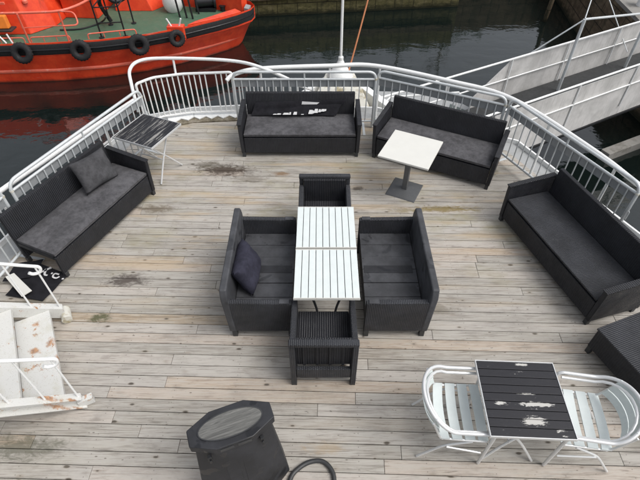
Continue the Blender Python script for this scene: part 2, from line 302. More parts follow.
# ---------------------------------------------------------------- mesh helpers
class MB:
    def __init__(s): s.v = []; s.f = []
    def add(s, vs, fs):
        o = len(s.v); s.v += [tuple(v) for v in vs]; s.f += [tuple(i + o for i in f) for f in fs]; return s
    def box(s, x0, x1, y0, y1, z0, z1):
        return s.add([(x0, y0, z0), (x1, y0, z0), (x1, y1, z0), (x0, y1, z0), (x0, y0, z1), (x1, y0, z1), (x1, y1, z1), (x0, y1, z1)],
                     [(0, 3, 2, 1), (4, 5, 6, 7), (0, 1, 5, 4), (1, 2, 6, 5), (2, 3, 7, 6), (3, 0, 4, 7)])
    def hexa(s, p):   # 4 bottom (ccw) + 4 top
        return s.add(p, [(0, 3, 2, 1), (4, 5, 6, 7), (0, 1, 5, 4), (1, 2, 6, 5), (2, 3, 7, 6), (3, 0, 4, 7)])
    def prism(s, poly, z0, z1, top=None):
        n = len(poly); top = top or poly
        a = sum(poly[i][0] * poly[(i + 1) % n][1] - poly[(i + 1) % n][0] * poly[i][1] for i in range(n))
        if a < 0: poly = poly[::-1]; top = top[::-1]
        vs = [(p[0], p[1], z0) for p in poly] + [(p[0], p[1], z1) for p in top]
        return s.add(vs, [tuple(range(n))[::-1], tuple(range(n, 2 * n))] + [(i, (i + 1) % n, n + (i + 1) % n, n + i) for i in range(n)])
    def tube(s, path, r, n=8, close=False, r2=None):
        P = [Vector(p) for p in path]; m = len(P); vs = []; fs = []
        up = None
        for i, p in enumerate(P):
            if close: t = (P[(i + 1) % m] - P[i - 1]).normalized()
            else: t = (P[min(i + 1, m - 1)] - P[max(i - 1, 0)]).normalized()
            if up is None:
                up = Vector((0, 0, 1)) if abs(t.z) < .9 else Vector((1, 0, 0))
            up = (up - t * up.dot(t))
            up = up.normalized() if up.length > 1e-6 else t.orthogonal().normalized()
            b = t.cross(up); rr = r if r2 is None else r + (r2 - r) * i / (m - 1)
            for j in range(n):
                a = 2 * math.pi * j / n; vs.append(p + up * math.cos(a) * rr + b * math.sin(a) * rr)
        for i in range(m if close else m - 1):
            for j in range(n):
                a, b2 = i * n + j, i * n + (j + 1) % n; c, d = ((i + 1) % m) * n + (j + 1) % n, ((i + 1) % m) * n + j
                fs.append((a, d, c, b2))
        if not close: fs += [tuple(range(n)), tuple(range((m - 1) * n, m * n))[::-1]]
        return s.add(vs, fs)
    def lathe(s, prof, n=24, c=(0, 0, 0)):
        vs = []; fs = []; m = len(prof)
        for r, z in prof:
            for j in range(n):
                a = 2 * math.pi * j / n; vs.append((c[0] + r * math.cos(a), c[1] + r * math.sin(a), c[2] + z))
        for i in range(m - 1):
            for j in range(n): fs.append((i * n + j, i * n + (j + 1) % n, (i + 1) * n + (j + 1) % n, (i + 1) * n + j))
        fs += [tuple(range(n))[::-1], tuple(range((m - 1) * n, m * n))]
        return s.add(vs, fs)
    def xf(s, mat): s.v = [tuple(mat @ Vector(v)) for v in s.v]; return s
    def build(s, name, mat, parent=None, bevel=0, seg=2, smooth=False):
        me = bpy.data.meshes.new(name); me.from_pydata(s.v, [], s.f); me.materials.append(M[mat] if isinstance(mat, str) else mat)
        bm = bmesh.new(); bm.from_mesh(me); bmesh.ops.recalc_face_normals(bm, faces=bm.faces); bm.to_mesh(me); bm.free()
        o = bpy.data.objects.new(name, me); col.objects.link(o)
        if parent: o.parent = parent
        if smooth or bevel:
            for p in me.polygons: p.use_smooth = True
            me.set_sharp_from_angle(angle=R(38)) if not bevel else None
        if bevel:
            b = o.modifiers.new('bevel', 'BEVEL'); b.width = bevel; b.segments = seg; b.limit_method = 'ANGLE'; b.angle_limit = R(30); b.harden_normals = True
        return o
def fillet(path, rad, n=5, close=False):
    P = [Vector(p) for p in path]; out = []
    m = len(P)
    for i, p in enumerate(P):
        if not close and (i == 0 or i == m - 1): out.append(p); continue
        a = P[i - 1]; b = P[(i + 1) % m]; da = (a - p); db = (b - p); r = min(rad, da.length * .49, db.length * .49)
        s = p + da.normalized() * r; e = p + db.normalized() * r
        for k in range(n + 1):
            t = k / n; out.append((1 - t) ** 2 * s + 2 * t * (1 - t) * p + t * t * e)
    return out
def smooth_path(pts, n=6):
    P = [Vector(p) for p in pts]; out = []
    for i in range(len(P) - 1):
        p0 = P[max(i - 1, 0)]; p1 = P[i]; p2 = P[i + 1]; p3 = P[min(i + 2, len(P) - 1)]
        for k in range(n):
            t = k / n; out.append(.5 * ((2 * p1) + (p2 - p0) * t + (2 * p0 - 5 * p1 + 4 * p2 - p3) * t * t + (-p0 + 3 * p1 - 3 * p2 + p3) * t ** 3))
    out.append(P[-1]); return out
def tag(o, label=None, cat=None, group=None, kind=None):
    if label: o['label'] = label
    if cat: o['category'] = cat
    if group: o['group'] = group
    if kind: o['kind'] = kind
    return o
def empty(name, loc=(0, 0, 0), rz=0):
    o = bpy.data.objects.new(name, None); col.objects.link(o); o.location = loc; o.rotation_euler = (0, 0, rz); o.empty_display_size = .2; return o
def children(o): return [c for c in col.objects if c.parent == o]
def copy_tree(o, parent=None):
    c = o.copy(); col.objects.link(c)
    if parent is not None: c.parent = parent
    for ch in children(o): copy_tree(ch, c)
    return c
def place(o, x, y, rz, label=None, z=0):
    o.location = (x, y, z); o.rotation_euler = (0, 0, R(rz))
    if label: o['label'] = label
    return o

# ================================================================ SETTING
# water
o = MB().box(-400, 400, -400, 400, -6, -3.4).build('water', 'water'); tag(o, kind='structure')
# platform deck: real boards with gaps, clipped to the outline of the platform
OUT = [(-4.4, -1.5), (-4.3, 2.3), (-3.88, 4.2), (-3.02, 6.85), (-2.78, 7.22), (-2.2, 7.42), (-1.3, 7.5), (0.95, 7.42), (3.0, 6.45), (3.98, 4.3), (4.5, 2.0), (4.6, -1.5)]
m = MB(); pitch = .128; rng = random.Random(3)
for r_ in range(-14, 64):
    y0 = r_ * pitch; x = -5.4 + rng.random() * 1.5 - 1.5
    while x < 5.6:
        L = rng.choice([1.2, 1.8, 2.4, 3.0, 3.6, 3.6, 4.2]) + rng.random() * .3
        dz = rng.uniform(-.0015, .0015); g = .0035
        m.box(x + .002, x + L - .002, y0 + g, y0 + pitch - g, -.028 + dz, dz)
        x += L
m.xf(Matrix.Rotation(R(-1.6), 4, 'Z'))
deck = m.build('deck', 'deck')
bm = bmesh.new(); bm.from_mesh(deck.data)
for i in range(len(OUT)):
    a = Vector((*OUT[i], 0)); b = Vector((*OUT[(i + 1) % len(OUT)], 0)); d = (b - a).normalized(); nrm = Vector((-d.y, d.x, 0))
    bmesh.ops.bisect_plane(bm, geom=bm.verts[:] + bm.edges[:] + bm.faces[:], plane_co=a, plane_no=nrm, clear_outer=True)
bm.to_mesh(deck.data); bm.free()
bv = deck.modifiers.new('bevel', 'BEVEL'); bv.width = .0035; bv.segments = 2; bv.limit_method = 'ANGLE'; bv.angle_limit = R(40)
tag(deck, kind='structure')
def offset(poly, d):
    n = len(poly); out = []
    for i in range(n):
        p = Vector(poly[i]); a = Vector(poly[i - 1]); b = Vector(poly[(i + 1) % n])
        e1 = (p - a).normalized(); e2 = (b - p).normalized(); n1 = Vector((-e1.y, e1.x)); n2 = Vector((-e2.y, e2.x))
        bis = (n1 + n2).normalized(); q = p + bis * d / max(bis.dot(n1), .4); out.append((q.x, q.y))
    return out
hull = empty('ship_hull'); tag(hull, 'white steel ship hull with stained bow under the wooden deck platform', 'ship')
MB().prism(OUT, -.10, -.034).build('deck_base', 'shadow_gap', hull)
o1 = offset(OUT, .30); o0 = offset(OUT, .002)
led = MB(); n = len(OUT)
for i in range(n - 1):
    j = i + 1
    led.hexa([(*o0[i], -.09), (*o0[j], -.09), (*o1[j], -.09), (*o1[i], -.09), (*o0[i], -.02), (*o0[j], -.02), (*o1[j], -.02), (*o1[i], -.02)])
led.build('covering_plate', 'light_grey', hull)
rim = MB(); oA = offset(OUT, .285); oB = offset(OUT, .315)
for i in range(n - 1):
    j = i + 1
    rim.hexa([(*oA[i], -.3), (*oA[j], -.3), (*oB[j], -.3), (*oB[i], -.3), (*oA[i], .05), (*oA[j], .05), (*oB[j], .05), (*oB[i], .05)])
rim.build('edge_rim', 'white_clean', hull)
MB().prism(offset(OUT, -.25), -4.2, -.10, offset(OUT, .1)).build('side_plating', 'hull_dark', hull)
# bow ahead of the platform: V of bulwark, stained well deck
BOWL = [(-2.1, 7.55), (-1.2, 8.0), (-.42, 8.62), (.10, 9.15), (.40, 9.34)]
BOWR = [(.40, 9.34), (.75, 9.08), (1.25, 8.45), (1.85, 7.62)]
bow = BOWL + BOWR[1:]
cx, cy = .1, 7.3
inner = [(cx + (x - cx) * .9, cy + (y - cy) * .9) for x, y in bow]
m = MB()
for i in range(len(bow) - 1):
    a, b, c, d = bow[i], bow[i + 1], inner[i + 1], inner[i]
    h1 = -.22 + .15 * max(0, (a[1] - 8.2)); h2 = -.22 + .15 * max(0, (b[1] - 8.2))
    m.hexa([(*a, -.8), (*b, -.8), (*c, -.8), (*d, -.8), (*a, h1), (*b, h2), (*c, h2), (*d, h1)])
m.build('bulwark', 'white_clean', hull, .015)
MB().prism([(-2.1, 7.3)] + inner + [(1.9, 7.3)], -.75, -.62).build('well_deck', 'white_dirty', hull)
low = [(x * .6, 6.8 + (y - 6.8) * .7) for x, y in bow]
MB().prism(low + [(1, 6.5), (-1, 6.5)], -4.2, -.8, bow + [(1.8, 6.5), (-2.1, 6.5)]).build('bow_plating', 'white_steel', hull)
# conical flagpole housing on the stem
MB().lathe([(.25, 0), (.24, .05), (.16, .13), (.08, .25), (.04, .34)], 28, (.40, 8.95, .03)).build('stem_cone', 'white_clean', hull, smooth=True)
m = MB().hexa([(-.42, 8.0, -.62), (1.15, 8.0, -.62), (.80, 9.15, -.62), (.0, 9.15, -.62), (-.02, 8.55, -.02), (.80, 8.55, -.02), (.68, 9.1, .03), (.12, 9.1, .03)])
m.build('cone_stand', 'white_dirty', hull, .02)
for sx in (-.35, .75): MB().tube([(sx, 7.75, -.62), (sx, 7.75, -.3)], .09, 14).build('bollard', 'white_dirty', hull, smooth=True)
fp = empty('flagpole', (.40, 8.95, .36)); tag(fp, 'thin white flagpole rising from the cone at the bow', 'flagpole')
MB().tube([(0, 0, 0), (0, 0, 4.2)], .026, 10, r2=.02).build('pole', 'white_clean', fp, smooth=True)
MB().lathe([(.05, 0), (.05, .05), (.03, .07)], 14).build('collar', 'white_steel', fp)
rp = MB().tube(smooth_path([(.50, 8.75, .02), (.72, 9.4, .5), (1.15, 10.7, 1.55), (1.62, 12.2, 2.9)], 6), .016, 6).build('mooring_rope', 'orange_rope', smooth=True)
tag(rp, 'faded orange rope rising diagonally from the bow beside the flagpole', 'rope')
# margin with zigzag edge at the rail opening
m = MB(); mp_ = [(-2.82, 7.14), (-2.2, 7.34), (-1.3, 7.42)]
m.prism([(-2.86, 7.0), (-2.80, 7.22), (-2.2, 7.42), (-1.15, 7.50), (-1.15, 7.36), (-2.2, 7.27)], .002, .022)
tag(m.build('margin_board', 'margin'), kind='structure')
m = MB()
for (a, b, nn) in (((-2.62, 7.30), (-2.2, 7.425), 2), ((-2.2, 7.425), (-1.18, 7.50), 5)):
    for i in range(nn):
        p = Vector(a).lerp(Vector(b), i / nn); q = Vector(a).lerp(Vector(b), (i + 1) / nn); md = (p + q) / 2; nn_ = Vector((-(q - p).y, (q - p).x)).normalized()
        t = md - nn_ * .085
        m.prism([tuple(p), tuple(t), tuple(q), tuple(q + nn_ * .1), tuple(p + nn_ * .1)], .024, .04)
m.build('zigzag_plate', 'white_clean', hull)

# ================================================================ white ship rail
def rail_posts(m_, pts, h0, r=.02):
    for (x, y, z) in pts: m_.tube([(x, y, h0), (x, y, z)], r, 8)
wr = empty('ship_railing'); tag(wr, 'thick white tubular ship rail running outside the barriers around the bow', 'railing')
RZ = .905
top = smooth_path([(-1.50, 7.24, .80), (-1.38, 7.33, .86), (-.97, 7.44, RZ), (.16, 7.54, RZ), (.90, 7.54, RZ), (2.02, 7.02, RZ), (2.83, 6.48, RZ), (3.50, 5.20, RZ), (3.80, 4.37, RZ), (4.3, 2.9, RZ)], 7)
MB().tube(top, .034, 12).build('top_rail', 'white_clean', wr, smooth=True)
for p in ((-.97, 7.44), (.16, 7.54), (.98, 7.50), (2.02, 7.02), (2.83, 6.48), (3.18, 5.82), (3.65, 4.80), (4.02, 3.8)):
    MB().tube([(*p, -.02), (*p, RZ)], .019, 8).build('post', 'white_clean', wr, smooth=True)
wl = empty('ship_railing'); tag(wl, 'white tubular ship rail outside the barrier behind the left sofa', 'railing')
topl = smooth_path([(-2.84, 6.70, .76), (-3.14, 6.1, .76), (-3.56, 5.2, .76), (-3.90, 4.47, .76), (-4.3, 3.4, .76)], 6)
MB().tube(topl, .032, 12).build('top_rail', 'white_clean', wl, smooth=True)
MB().tube([(x - .02, y, .42) for x, y, z in topl], .018, 8).build('middle_rail', 'white_clean', wl, smooth=True)
for p in ((-3.14, 6.1), (-3.56, 5.2), (-3.90, 4.47), (-4.3, 3.4)):
    MB().tube([(*p, -.02), (*p, .76)], .019, 8).build('post', 'white_clean', wl, smooth=True)
# rail panel with dense bars
pn = empty('rail_panel'); tag(pn, 'curved white rail panel of thin upright bars beside the worn black table', 'railing')
def pl(t):  # base line of the panel
    P = [(-2.93, 7.12), (-2.72, 7.34), (-2.26, 7.47), (-1.46, 7.53)]
    L = [0]; 
    for i in range(3): L.append(L[-1] + (Vector(P[i + 1]) - Vector(P[i])).length)
    s = t * L[-1]
    for i in range(3):
        if s <= L[i + 1] + 1e-6: return Vector(P[i]).lerp(Vector(P[i + 1]), (s - L[i]) / (L[i + 1] - L[i]))
ptop = [(*pl(i / 14), .80) for i in range(15)]
MB().tube(fillet([(*pl(0), .05)] + ptop + [(*pl(1), .05)], .05), .022, 10).build('top_bar', 'white_clean', pn, smooth=True)
MB().tube([(p[0], p[1], .09) for p in ptop], .02, 8).build('bottom_bar', 'white_clean', pn, smooth=True)
for i in range(1, 18):
    if i == 14: continue
    p = pl(i / 18); MB().tube([(p.x, p.y, .09), (p.x, p.y, .80)], .0115, 6).build('bar', 'white_clean', pn, smooth=True)
up = smooth_path([(-2.80, 6.62, .60), (-2.86, 6.80, .95), (-2.96, 7.15, 1.03), (-2.86, 7.42, 1.05), (-2.45, 7.50, 1.05), (-1.45, 7.42, 1.05), (-.9, 7.22, 1.02), (-.28, 7.22, .72)], 7)
MB().tube(up, .026, 10).build('hand_rail', 'white_clean', pn, smooth=True)
MB().tube([(-2.36, 7.46, .80), (-2.36, 7.50, 1.05)], .018, 8).build('riser', 'white_clean', pn, smooth=True)
p2 = empty('rail_panel'); tag(p2, 'short white rail panel with lattice bars seen behind the central barrier', 'railing')
MB().tube([(-1.40, 7.58, .62), (-.75, 7.66, .62), (-.1, 7.66, .40)], .018, 8).build('top_bar', 'white_clean', p2, smooth=True)
MB().tube([(-1.40, 7.58, .06), (-.1, 7.66, .06)], .018, 8).build('bottom_bar', 'white_clean', p2, smooth=True)
for i in range(10):
    x = -1.38 + i * .125; MB().tube([(x, 7.6, .06), (x, 7.62, .62 if x < -.75 else .62 - (x + .75) * .33)], .013, 6).build('bar', 'white_clean', p2, smooth=True)

# ================================================================ crowd barriers
def barrier(L, x0, y0, x1, y1, label):
    t = empty('crowd_barrier', ((x0 + x1) / 2, (y0 + y1) / 2, 0), math.atan2(y1 - y0, x1 - x0))
    tag(t, label, 'barrier', 'galvanised crowd barriers round the deck edge')
    h = L / 2
    MB().tube(fillet([(-h, 0, .02), (-h, 0, 1.0), (h, 0, 1.0), (h, 0, .02)], .13, 7), .0205, 12).build('frame', 'galv', t, smooth=True)
    MB().tube([(-h, 0, .88), (h, 0, .88)], .018, 10).build('upper_rail', 'galv', t, smooth=True)
    MB().tube([(-h, 0, .13), (h, 0, .13)], .018, 10).build('bottom_rail', 'galv', t, smooth=True)
    MB().box(-h + .02, h - .02, .012, .017, .745, .862).build('plate', 'galv_plate', t)
    n_ = round(L / .122)
    for i in range(1, n_):
        x = -h + L * i / n_; MB().tube([(x, 0, .13), (x, 0, .88)], .0095, 6).build('bar', 'galv', t, smooth=True)
    MB().tube([(0, 0, .88), (0, 0, 1.0)], .013, 8).build('spacer', 'galv', t, smooth=True)
    for s in (-1, 1):
        MB().tube([(s * h, 0, .868), (s * h, 0, .892)], .0245, 10).build('weld_collar', 'white_dirty', t, smooth=True)
        MB().box(s * (h - .14) - .02, s * (h - .14) + .02, -.24, .16, 0, .008).build('foot', 'galv', t, .002)
        MB().tube(fillet([(s * h, 0, .62), (s * (h + .03), .0, .62), (s * (h + .03), 0, .50)], .02), .008, 6).build('hook', 'galv', t, smooth=True)
    return t
barrier(2.25, -1.37, 7.13, .88, 7.13, 'grey crowd barrier standing behind the central sofa')
barrier(1.98, .93, 7.18, 2.70, 6.34, 'grey crowd barrier behind the sofa next to the white pedestal table')
barrier(2.2, 2.77, 6.30, 3.70, 4.34, 'grey crowd barrier behind the uncushioned sofa on the right')
barrier(2.4, -3.62, 4.38, -2.68, 6.58, 'grey crowd barrier behind the left sofa with the square pillow')
barrier(2.2, -4.16, 2.12, -3.68, 4.28, 'grey crowd barrier beyond the white staircase at the left edge')

# ================================================================ stairs
st = empty('ship_staircase', (-2.63, 2.67, 0), R(28.5)); tag(st, 'white painted steel stair flight with rust spots and two tube handrails', 'stairs')
# local: +x = foot of the stairs; stairs climb towards -x ; width along y
W2 = .57; sl = .70
for s in (-1, 1):
    f = s * W2
    m = MB(); T = .012
    def bar(x0, z0, x1, z1, ya, yb, hgt):
        m.hexa([(x1, ya, z1), (x0, ya, z0), (x0, yb, z0), (x1, yb, z1), (x1, ya, z1 + hgt), (x0, ya, z0 + hgt), (x0, yb, z0 + hgt), (x1, yb, z1 + hgt)])
    top_x = -3.2
    bar(.06, .0, top_x, (.06 - top_x) * sl, f - T / 2, f + T / 2, .17)
    a, b = (f + T / 2, f + .075) if s > 0 else (f - .075, f - T / 2)
    bar(.06, .158, top_x, .158 + (.06 - top_x) * sl, a, b, .012)
    bar(.06, .0, top_x, (.06 - top_x) * sl, a, b, .012)
    m.build('stringer', 'stair_white', st)
    if s < 0: MB().box(.0, .14, min(f - .012 * s, f + .05 * s), max(f - .012 * s, f + .05 * s), .003, .10).build('stringer_foot', 'stair_white', st, .004)
    hr = [(.00, f + .03 * s, .22 + .0), (-.03, f + .03 * s, .92), (top_x, f + .03 * s, .92 + (-.03 - top_x) * sl)]
    # handrail with looped end
    path = [(-.035, f + .03 * s, .80), (-.01, f + .03 * s, .765), (.06, f + .03 * s, .755), (.085, f + .03 * s, .83), (-.02, f + .03 * s, .90), (top_x, f + .03 * s, .90 + (-.02 - top_x) * sl)]
    MB().tube(fillet(path, .06, 5), .017, 10).build('handrail', 'white_clean', st, smooth=True)
    for i in range(9):
        x = .04 - i * .235
        MB().tube([(x, f + .03 * s, .16 - x * sl), (x, f + .03 * s, .83 - x * sl + .04)], .0095, 8).build('baluster', 'white_clean', st, smooth=True)
for i in range(9):
    x = -.06 - i * .295; z = .235 + i * .205
    m = MB().box(x - .345, x, -W2 + .008, W2 - .008, z - .012, z).box(x - .004, x, -W2 + .008, W2 - .008, z - .045, z - .0125)
    m.build('tread', 'stair_white', st)
MB().tube([(.055, .49, .060), (.055, .66, .060)], .055, 18).build('roller', 'white_dirty', st, smooth=True)

# ================================================================ FURNITURE
def three_seater(label, right_arm=True, left_arm=True, cushion=True, L=1.84):
    t = empty('three_seat_sofa'); tag(t, label, 'sofa', 'long dark rattan sofas along the barriers')
    h = L / 2; D = .70; a = .055
    xl = -h + (a if left_arm else 0); xr = h - (a if right_arm else 0)
    MB().box(xl + .004, xr - .004, .012, .045, .075, .345).build('front_panel', 'rattan_x', t, .006)
    MB().box(xl + .004, xr - .004, .05, D - .085, .30, .365).build('seat', 'rattan_x', t, .008)
    m = MB().hexa([(xl + .003, D - .10, .10), (xr - .003, D - .10, .10), (xr - .003, D - .045, .10), (xl + .003, D - .045, .10),
                   (xl + .003, D - .055, .76), (xr - .003, D - .055, .76), (xr - .003, D, .76), (xl + .003, D, .76)])
    m.build('backrest', 'rattan_x', t, .012)
    for s, on in ((-1, left_arm), (1, right_arm)):
        if not on: continue
        x0, x1 = (s * h, s * (h - a)); x0, x1 = min(x0, x1), max(x0, x1); sp = s * .012
        m = MB().hexa([(x0, .0, .07), (x1, .0, .07), (x1, D - .02, .07), (x0, D - .02, .07), (x0 + sp, -.01, .575), (x1 + sp, -.01, .575), (x1 + sp, D - .0, .62), (x0 + sp, D - .0, .62)])
        ar = m.build('armrest', 'rattan_y', t, .012)
        cap = MB().hexa([(x0 + sp - .008, -.018, .578), (x1 + sp + .008, -.018, .578), (x1 + sp + .008, D - .03, .622), (x0 + sp - .008, D - .03, .622), (x0 + sp - .008, -.018, .597), (x1 + sp + .008, -.018, .597), (x1 + sp + .008, D - .03, .641), (x0 + sp - .008, D - .03, .641)])
        cap.build('arm_cap', 'rattan_y', ar, .006)
    for sx in (-1, 1):
        for y in (.03, D - .06):
            MB().box(sx * (h - .035) - .025, sx * (h - .035) + .025, y - .025, y + .025, 0, .075).build('leg', 'dark_metal', t, .004)
    if cushion:
        bx = MB(); nx, ny = 30, 12; x0, x1, y0, y1 = xl + .012, xr - .012, .012, D - .10; rg = random.Random(label)
        vs = []; ph = [rg.uniform(0, 6) for _ in range(6)]
        for k_ in (0, 1):
            for j in range(ny + 1):
                for i in range(nx + 1):
                    u, v = i / nx, j / ny; e = min(u * 14, (1 - u) * 14, v * 6, (1 - v) * 6, 1.0); e = math.sin(e * math.pi / 2)
                    wv = .007 * math.sin(u * 11 + ph[0] + 5 * v) * math.sin(v * 3 + ph[3]) + .006 * math.sin(v * 7 + u * 5 + ph[1]) + .003 * math.sin(u * 31 + v * 13 + ph[2]) - .006 * (math.sin(u * math.pi * 3) ** 2) * math.sin(v * math.pi)
                    z = .410 + .028 * e + wv * e if k_ else .372
                    xx = x0 + (x1 - x0) * u; yy = y0 + (y1 - y0) * v
                    vs.append((xx, yy, z))
        N = (nx + 1) * (ny + 1); fs = []
        for j in range(ny):
            for i in range(nx):
                q = j * (nx + 1) + i; fs.append((q + N, q + 1 + N, q + nx + 2 + N, q + nx + 1 + N)); fs.append((q, q + nx + 1, q + nx + 2, q + 1))
        for i in range(nx):
            for q, r_ in ((i, i + 1), (ny * (nx + 1) + i + 1, ny * (nx + 1) + i)): fs.append((q, r_, r_ + N, q + N))
        for j in range(ny):
            for q, r_ in (((j + 1) * (nx + 1), j * (nx + 1)), (j * (nx + 1) + nx, (j + 1) * (nx + 1) + nx)): fs.append((q, r_, r_ + N, q + N))
        cu = bx.add(vs, fs).build('seat_cushion', 'cushion', t, smooth=True)
        MB().tube([(x0, y0 - .002, .405), (x1, y0 - .002, .405), (x1, y1, .405), (x0, y1, .405)], .0055, 6, close=True).build('piping', 'cushion', cu, smooth=True)
    else:
        MB().box(xl + .004, xr - .004, .012, D - .092, .368, .395).build('seat_top', 'rattan_grey_x', t, .008)
    return t
place(three_seater('dark rattan three seat sofa with folded black banner against its back', L=1.84), -.31, 6.28, 0)
place(three_seater('dark rattan three seat sofa with grey cushion beside the white pedestal table', L=1.84), 1.63, 5.865, -26.6)
place(three_seater('dark rattan three seat sofa without any cushion in front of the right barrier', cushion=False, L=1.84), 2.70, 3.97, -73.5)
place(three_seater('dark rattan sofa with a square grey pillow and no armrest at its near end', left_arm=False, L=1.76), -2.725, 4.585, 66.3)

def two_seater(label):
    t = empty('two_seat_sofa'); tag(t, label, 'sofa', 'small grey two seat sofas beside the white tables')
    h = .65; D = .72; a = .06
    MB().box(-h + a + .003, h - a - .003, .02, .05, .09, .335).build('front_panel', 'rattan_grey_x', t, .005)
    m = MB()
    for i in range(6):
        x0 = -h + a + .004 + i * (2 * h - 2 * a - .008) / 6; x1 = x0 + (2 * h - 2 * a - .008) / 6 - .006
        m.box(x0, x1, .012, D - .10, .34, .37 + (.006 if i in (2, 3) else 0))
    m.build('seat', 'seat_grey', t, .003)
    MB().box(-.055, .055, .03, D - .14, .3768, .380).build('seat_strip', 'bin_grey', t, .001)
    for s in (-1, 1):
        x0, x1 = sorted((s * h, s * (h - a)))
        m = MB().hexa([(x0, 0, .10), (x1, 0, .10), (x1, D - .05, .10), (x0, D - .05, .10), (x0, 0, .585), (x1, 0, .585), (x1, D - .03, .60), (x0, D - .03, .60)])
        ar = m.build('armrest', 'rattan_grey_y', t, .014)
        MB().box(x0 + .002, x1 - .002, .03, .13, .588, .5935).build('arm_patch', 'seat_grey', ar)
    # thick leaning backrest, its ends cut back
    prof = [(-h - .005, .10), (h + .005, .10), (h + .008, .66), (h - .035, .765), (-h + .035, .765), (-h - .008, .66)]
    vs = []
    for x, z in prof:
        k_ = (z - .1) / .67; vs.append((x, D - .105 + .03 * k_, z))
    for x, z in prof:
        k_ = (z - .1) / .67; vs.append((x, D - .030 + .03 * k_, z))
    N = 6; MB().add(vs, [tuple(range(N))[::-1], tuple(range(N, 2 * N))] + [(i, (i + 1) % N, N + (i + 1) % N, N + i) for i in range(N)]).build('backrest', 'seat_grey', t, .018, 3)
    for sx in (-1, 1):
        for y in (.03, D - .08):
            MB().box(sx * (h - .03) - .027, sx * (h - .03) + .027, y - .027, y + .027, 0, .10).build('leg', 'dark_metal', t, .004)
    return t
s1 = place(two_seater('grey two seat sofa with a purple pillow left of the white tables'), -.285, 3.60, 90)
s2 = copy_tree(s1); place(s2, .47, 3.60, -90, 'empty grey two seat sofa with puddles on its seat right of the white tables')

def armchair(label):
    t = empty('armchair'); tag(t, label, 'armchair', 'dark rattan armchairs at the ends of the white tables')
    h = .325; D = .66; a = .06
    MB().box(-h + a + .003, h - a - .003, .02, D - .10, .33, .385).build('seat', 'rattan_x', t, .006)
    MB().box(-h + a + .003, h - a - .003, .015, .045, .10, .327).build('front_panel', 'rattan_x', t, .005)
    for s in (-1, 1):
        x0, x1 = sorted((s * h, s * (h - a)))
        m = MB().hexa([(x0, 0, .12), (x1, 0, .12), (x1, D - .062, .12), (x0, D - .062, .12), (x0, 0, .57), (x1, 0, .57), (x1, D - .062, .63), (x0, D - .062, .63)])
        m.build('armrest', 'rattan_grey_y', t, .015)
        MB().box(x0 + .003, x1 - .003, D - .06, D, .03, .70).build('back_post', 'rattan_grey_x', t, .01)
    MB().box(-h + .0, h - .0, D - .065, D + .005, .703, .752).build('top_bar', 'rattan_grey_x', t, .012)
    MB().box(-h + a, h - a, D - .10, D - .066, .30, .72).build('backrest', 'rattan_x', t, .006)
    MB().box(-h + a, h - a, D - .05, D - .008, .14, .30).build('lower_bar', 'rattan_grey_x', t, .008)
    m = MB()
    for i in range(4): m.box(-.20 + i * .125, -.175 + i * .125, D - .064, D - .052, .302, .70)
    m.build('back_ribs', 'rattan_x', t, .003)
    for sx in (-1, 1):
        for y in (.035, D - .03):
            MB().box(sx * (h - .032) - .027, sx * (h - .032) + .027, y - .027, y + .027, 0, .12 if y < .3 else .035).build('leg', 'dark_metal', t, .004)
    return t
c1 = place(armchair('dark rattan armchair nearest the viewer with its back to the viewer'), .035, 3.03, 180)
c2 = copy_tree(c1); place(c2, .06, 4.22, 0, 'dark rattan armchair at the far end of the white tables, facing the viewer')

# bench / ottoman cut by the right edge
t = empty('rattan_bench', (3.25, 2.28, 0), R(-69)); tag(t, 'dark rattan bench with a flat grey top cut off by the right edge', 'bench')
MB().box(-.62, .62, -.22, .42, .10, .375).build('side_panels', 'rattan_x', t, .008)
MB().box(-.63, .63, -.23, .43, .378, .405).build('top', 'rattan_grey_x', t, .008)
for sx in (-.59, .59):
    for sy in (-.19, .39): MB().box(sx - .025, sx + .025, sy - .025, sy + .025, 0, .10).build('leg', 'dark_metal', t, .004)

# white slatted tables
def white_table(label):
    t = empty('slatted_table'); tag(t, label, 'table', 'white slatted tables pushed together')
    m = MB(); w_ = .664; k_ = 9
    for i in range(k_):
        x0 = -w_ / 2 + i * w_ / k_; m.box(x0 + .0035, x0 + w_ / k_ - .0035, -.325, .325, .703, .722)
    m.build('tabletop', 'slat_white', t, .002)
    m = MB().box(-.332, .332, -.334, -.326, .690, .723).box(-.332, .332, .326, .334, .690, .723)
    m.build('edge_strip', 'ash_white', t, .002)
    MB().box(-.325, .325, -.325, .325, .692, .7015).build('underframe', 'ped_metal', t)
    for s in (-1, 1):
        for q in (-1, 1):
            MB().tube(smooth_path([(s * .25, q * .10, .69), (s * .14, q * .14, .45), (s * .10, q * .22, .25), (s * .24, q * .30, .012)], 6), .013, 8).build('leg', 'dark_metal', t, smooth=True)
    MB().tube([(-.12, 0, .40), (.12, 0, .40)], .01, 6).build('crossbar', 'dark_metal', t, smooth=True)
    return t
w1 = place(white_table('white slatted square table nearer the viewer of the joined pair'), .067, 3.252, 0)
w2 = copy_tree(w1); place(w2, .067, 3.945, 0, 'white slatted square table farther from the viewer of the joined pair')

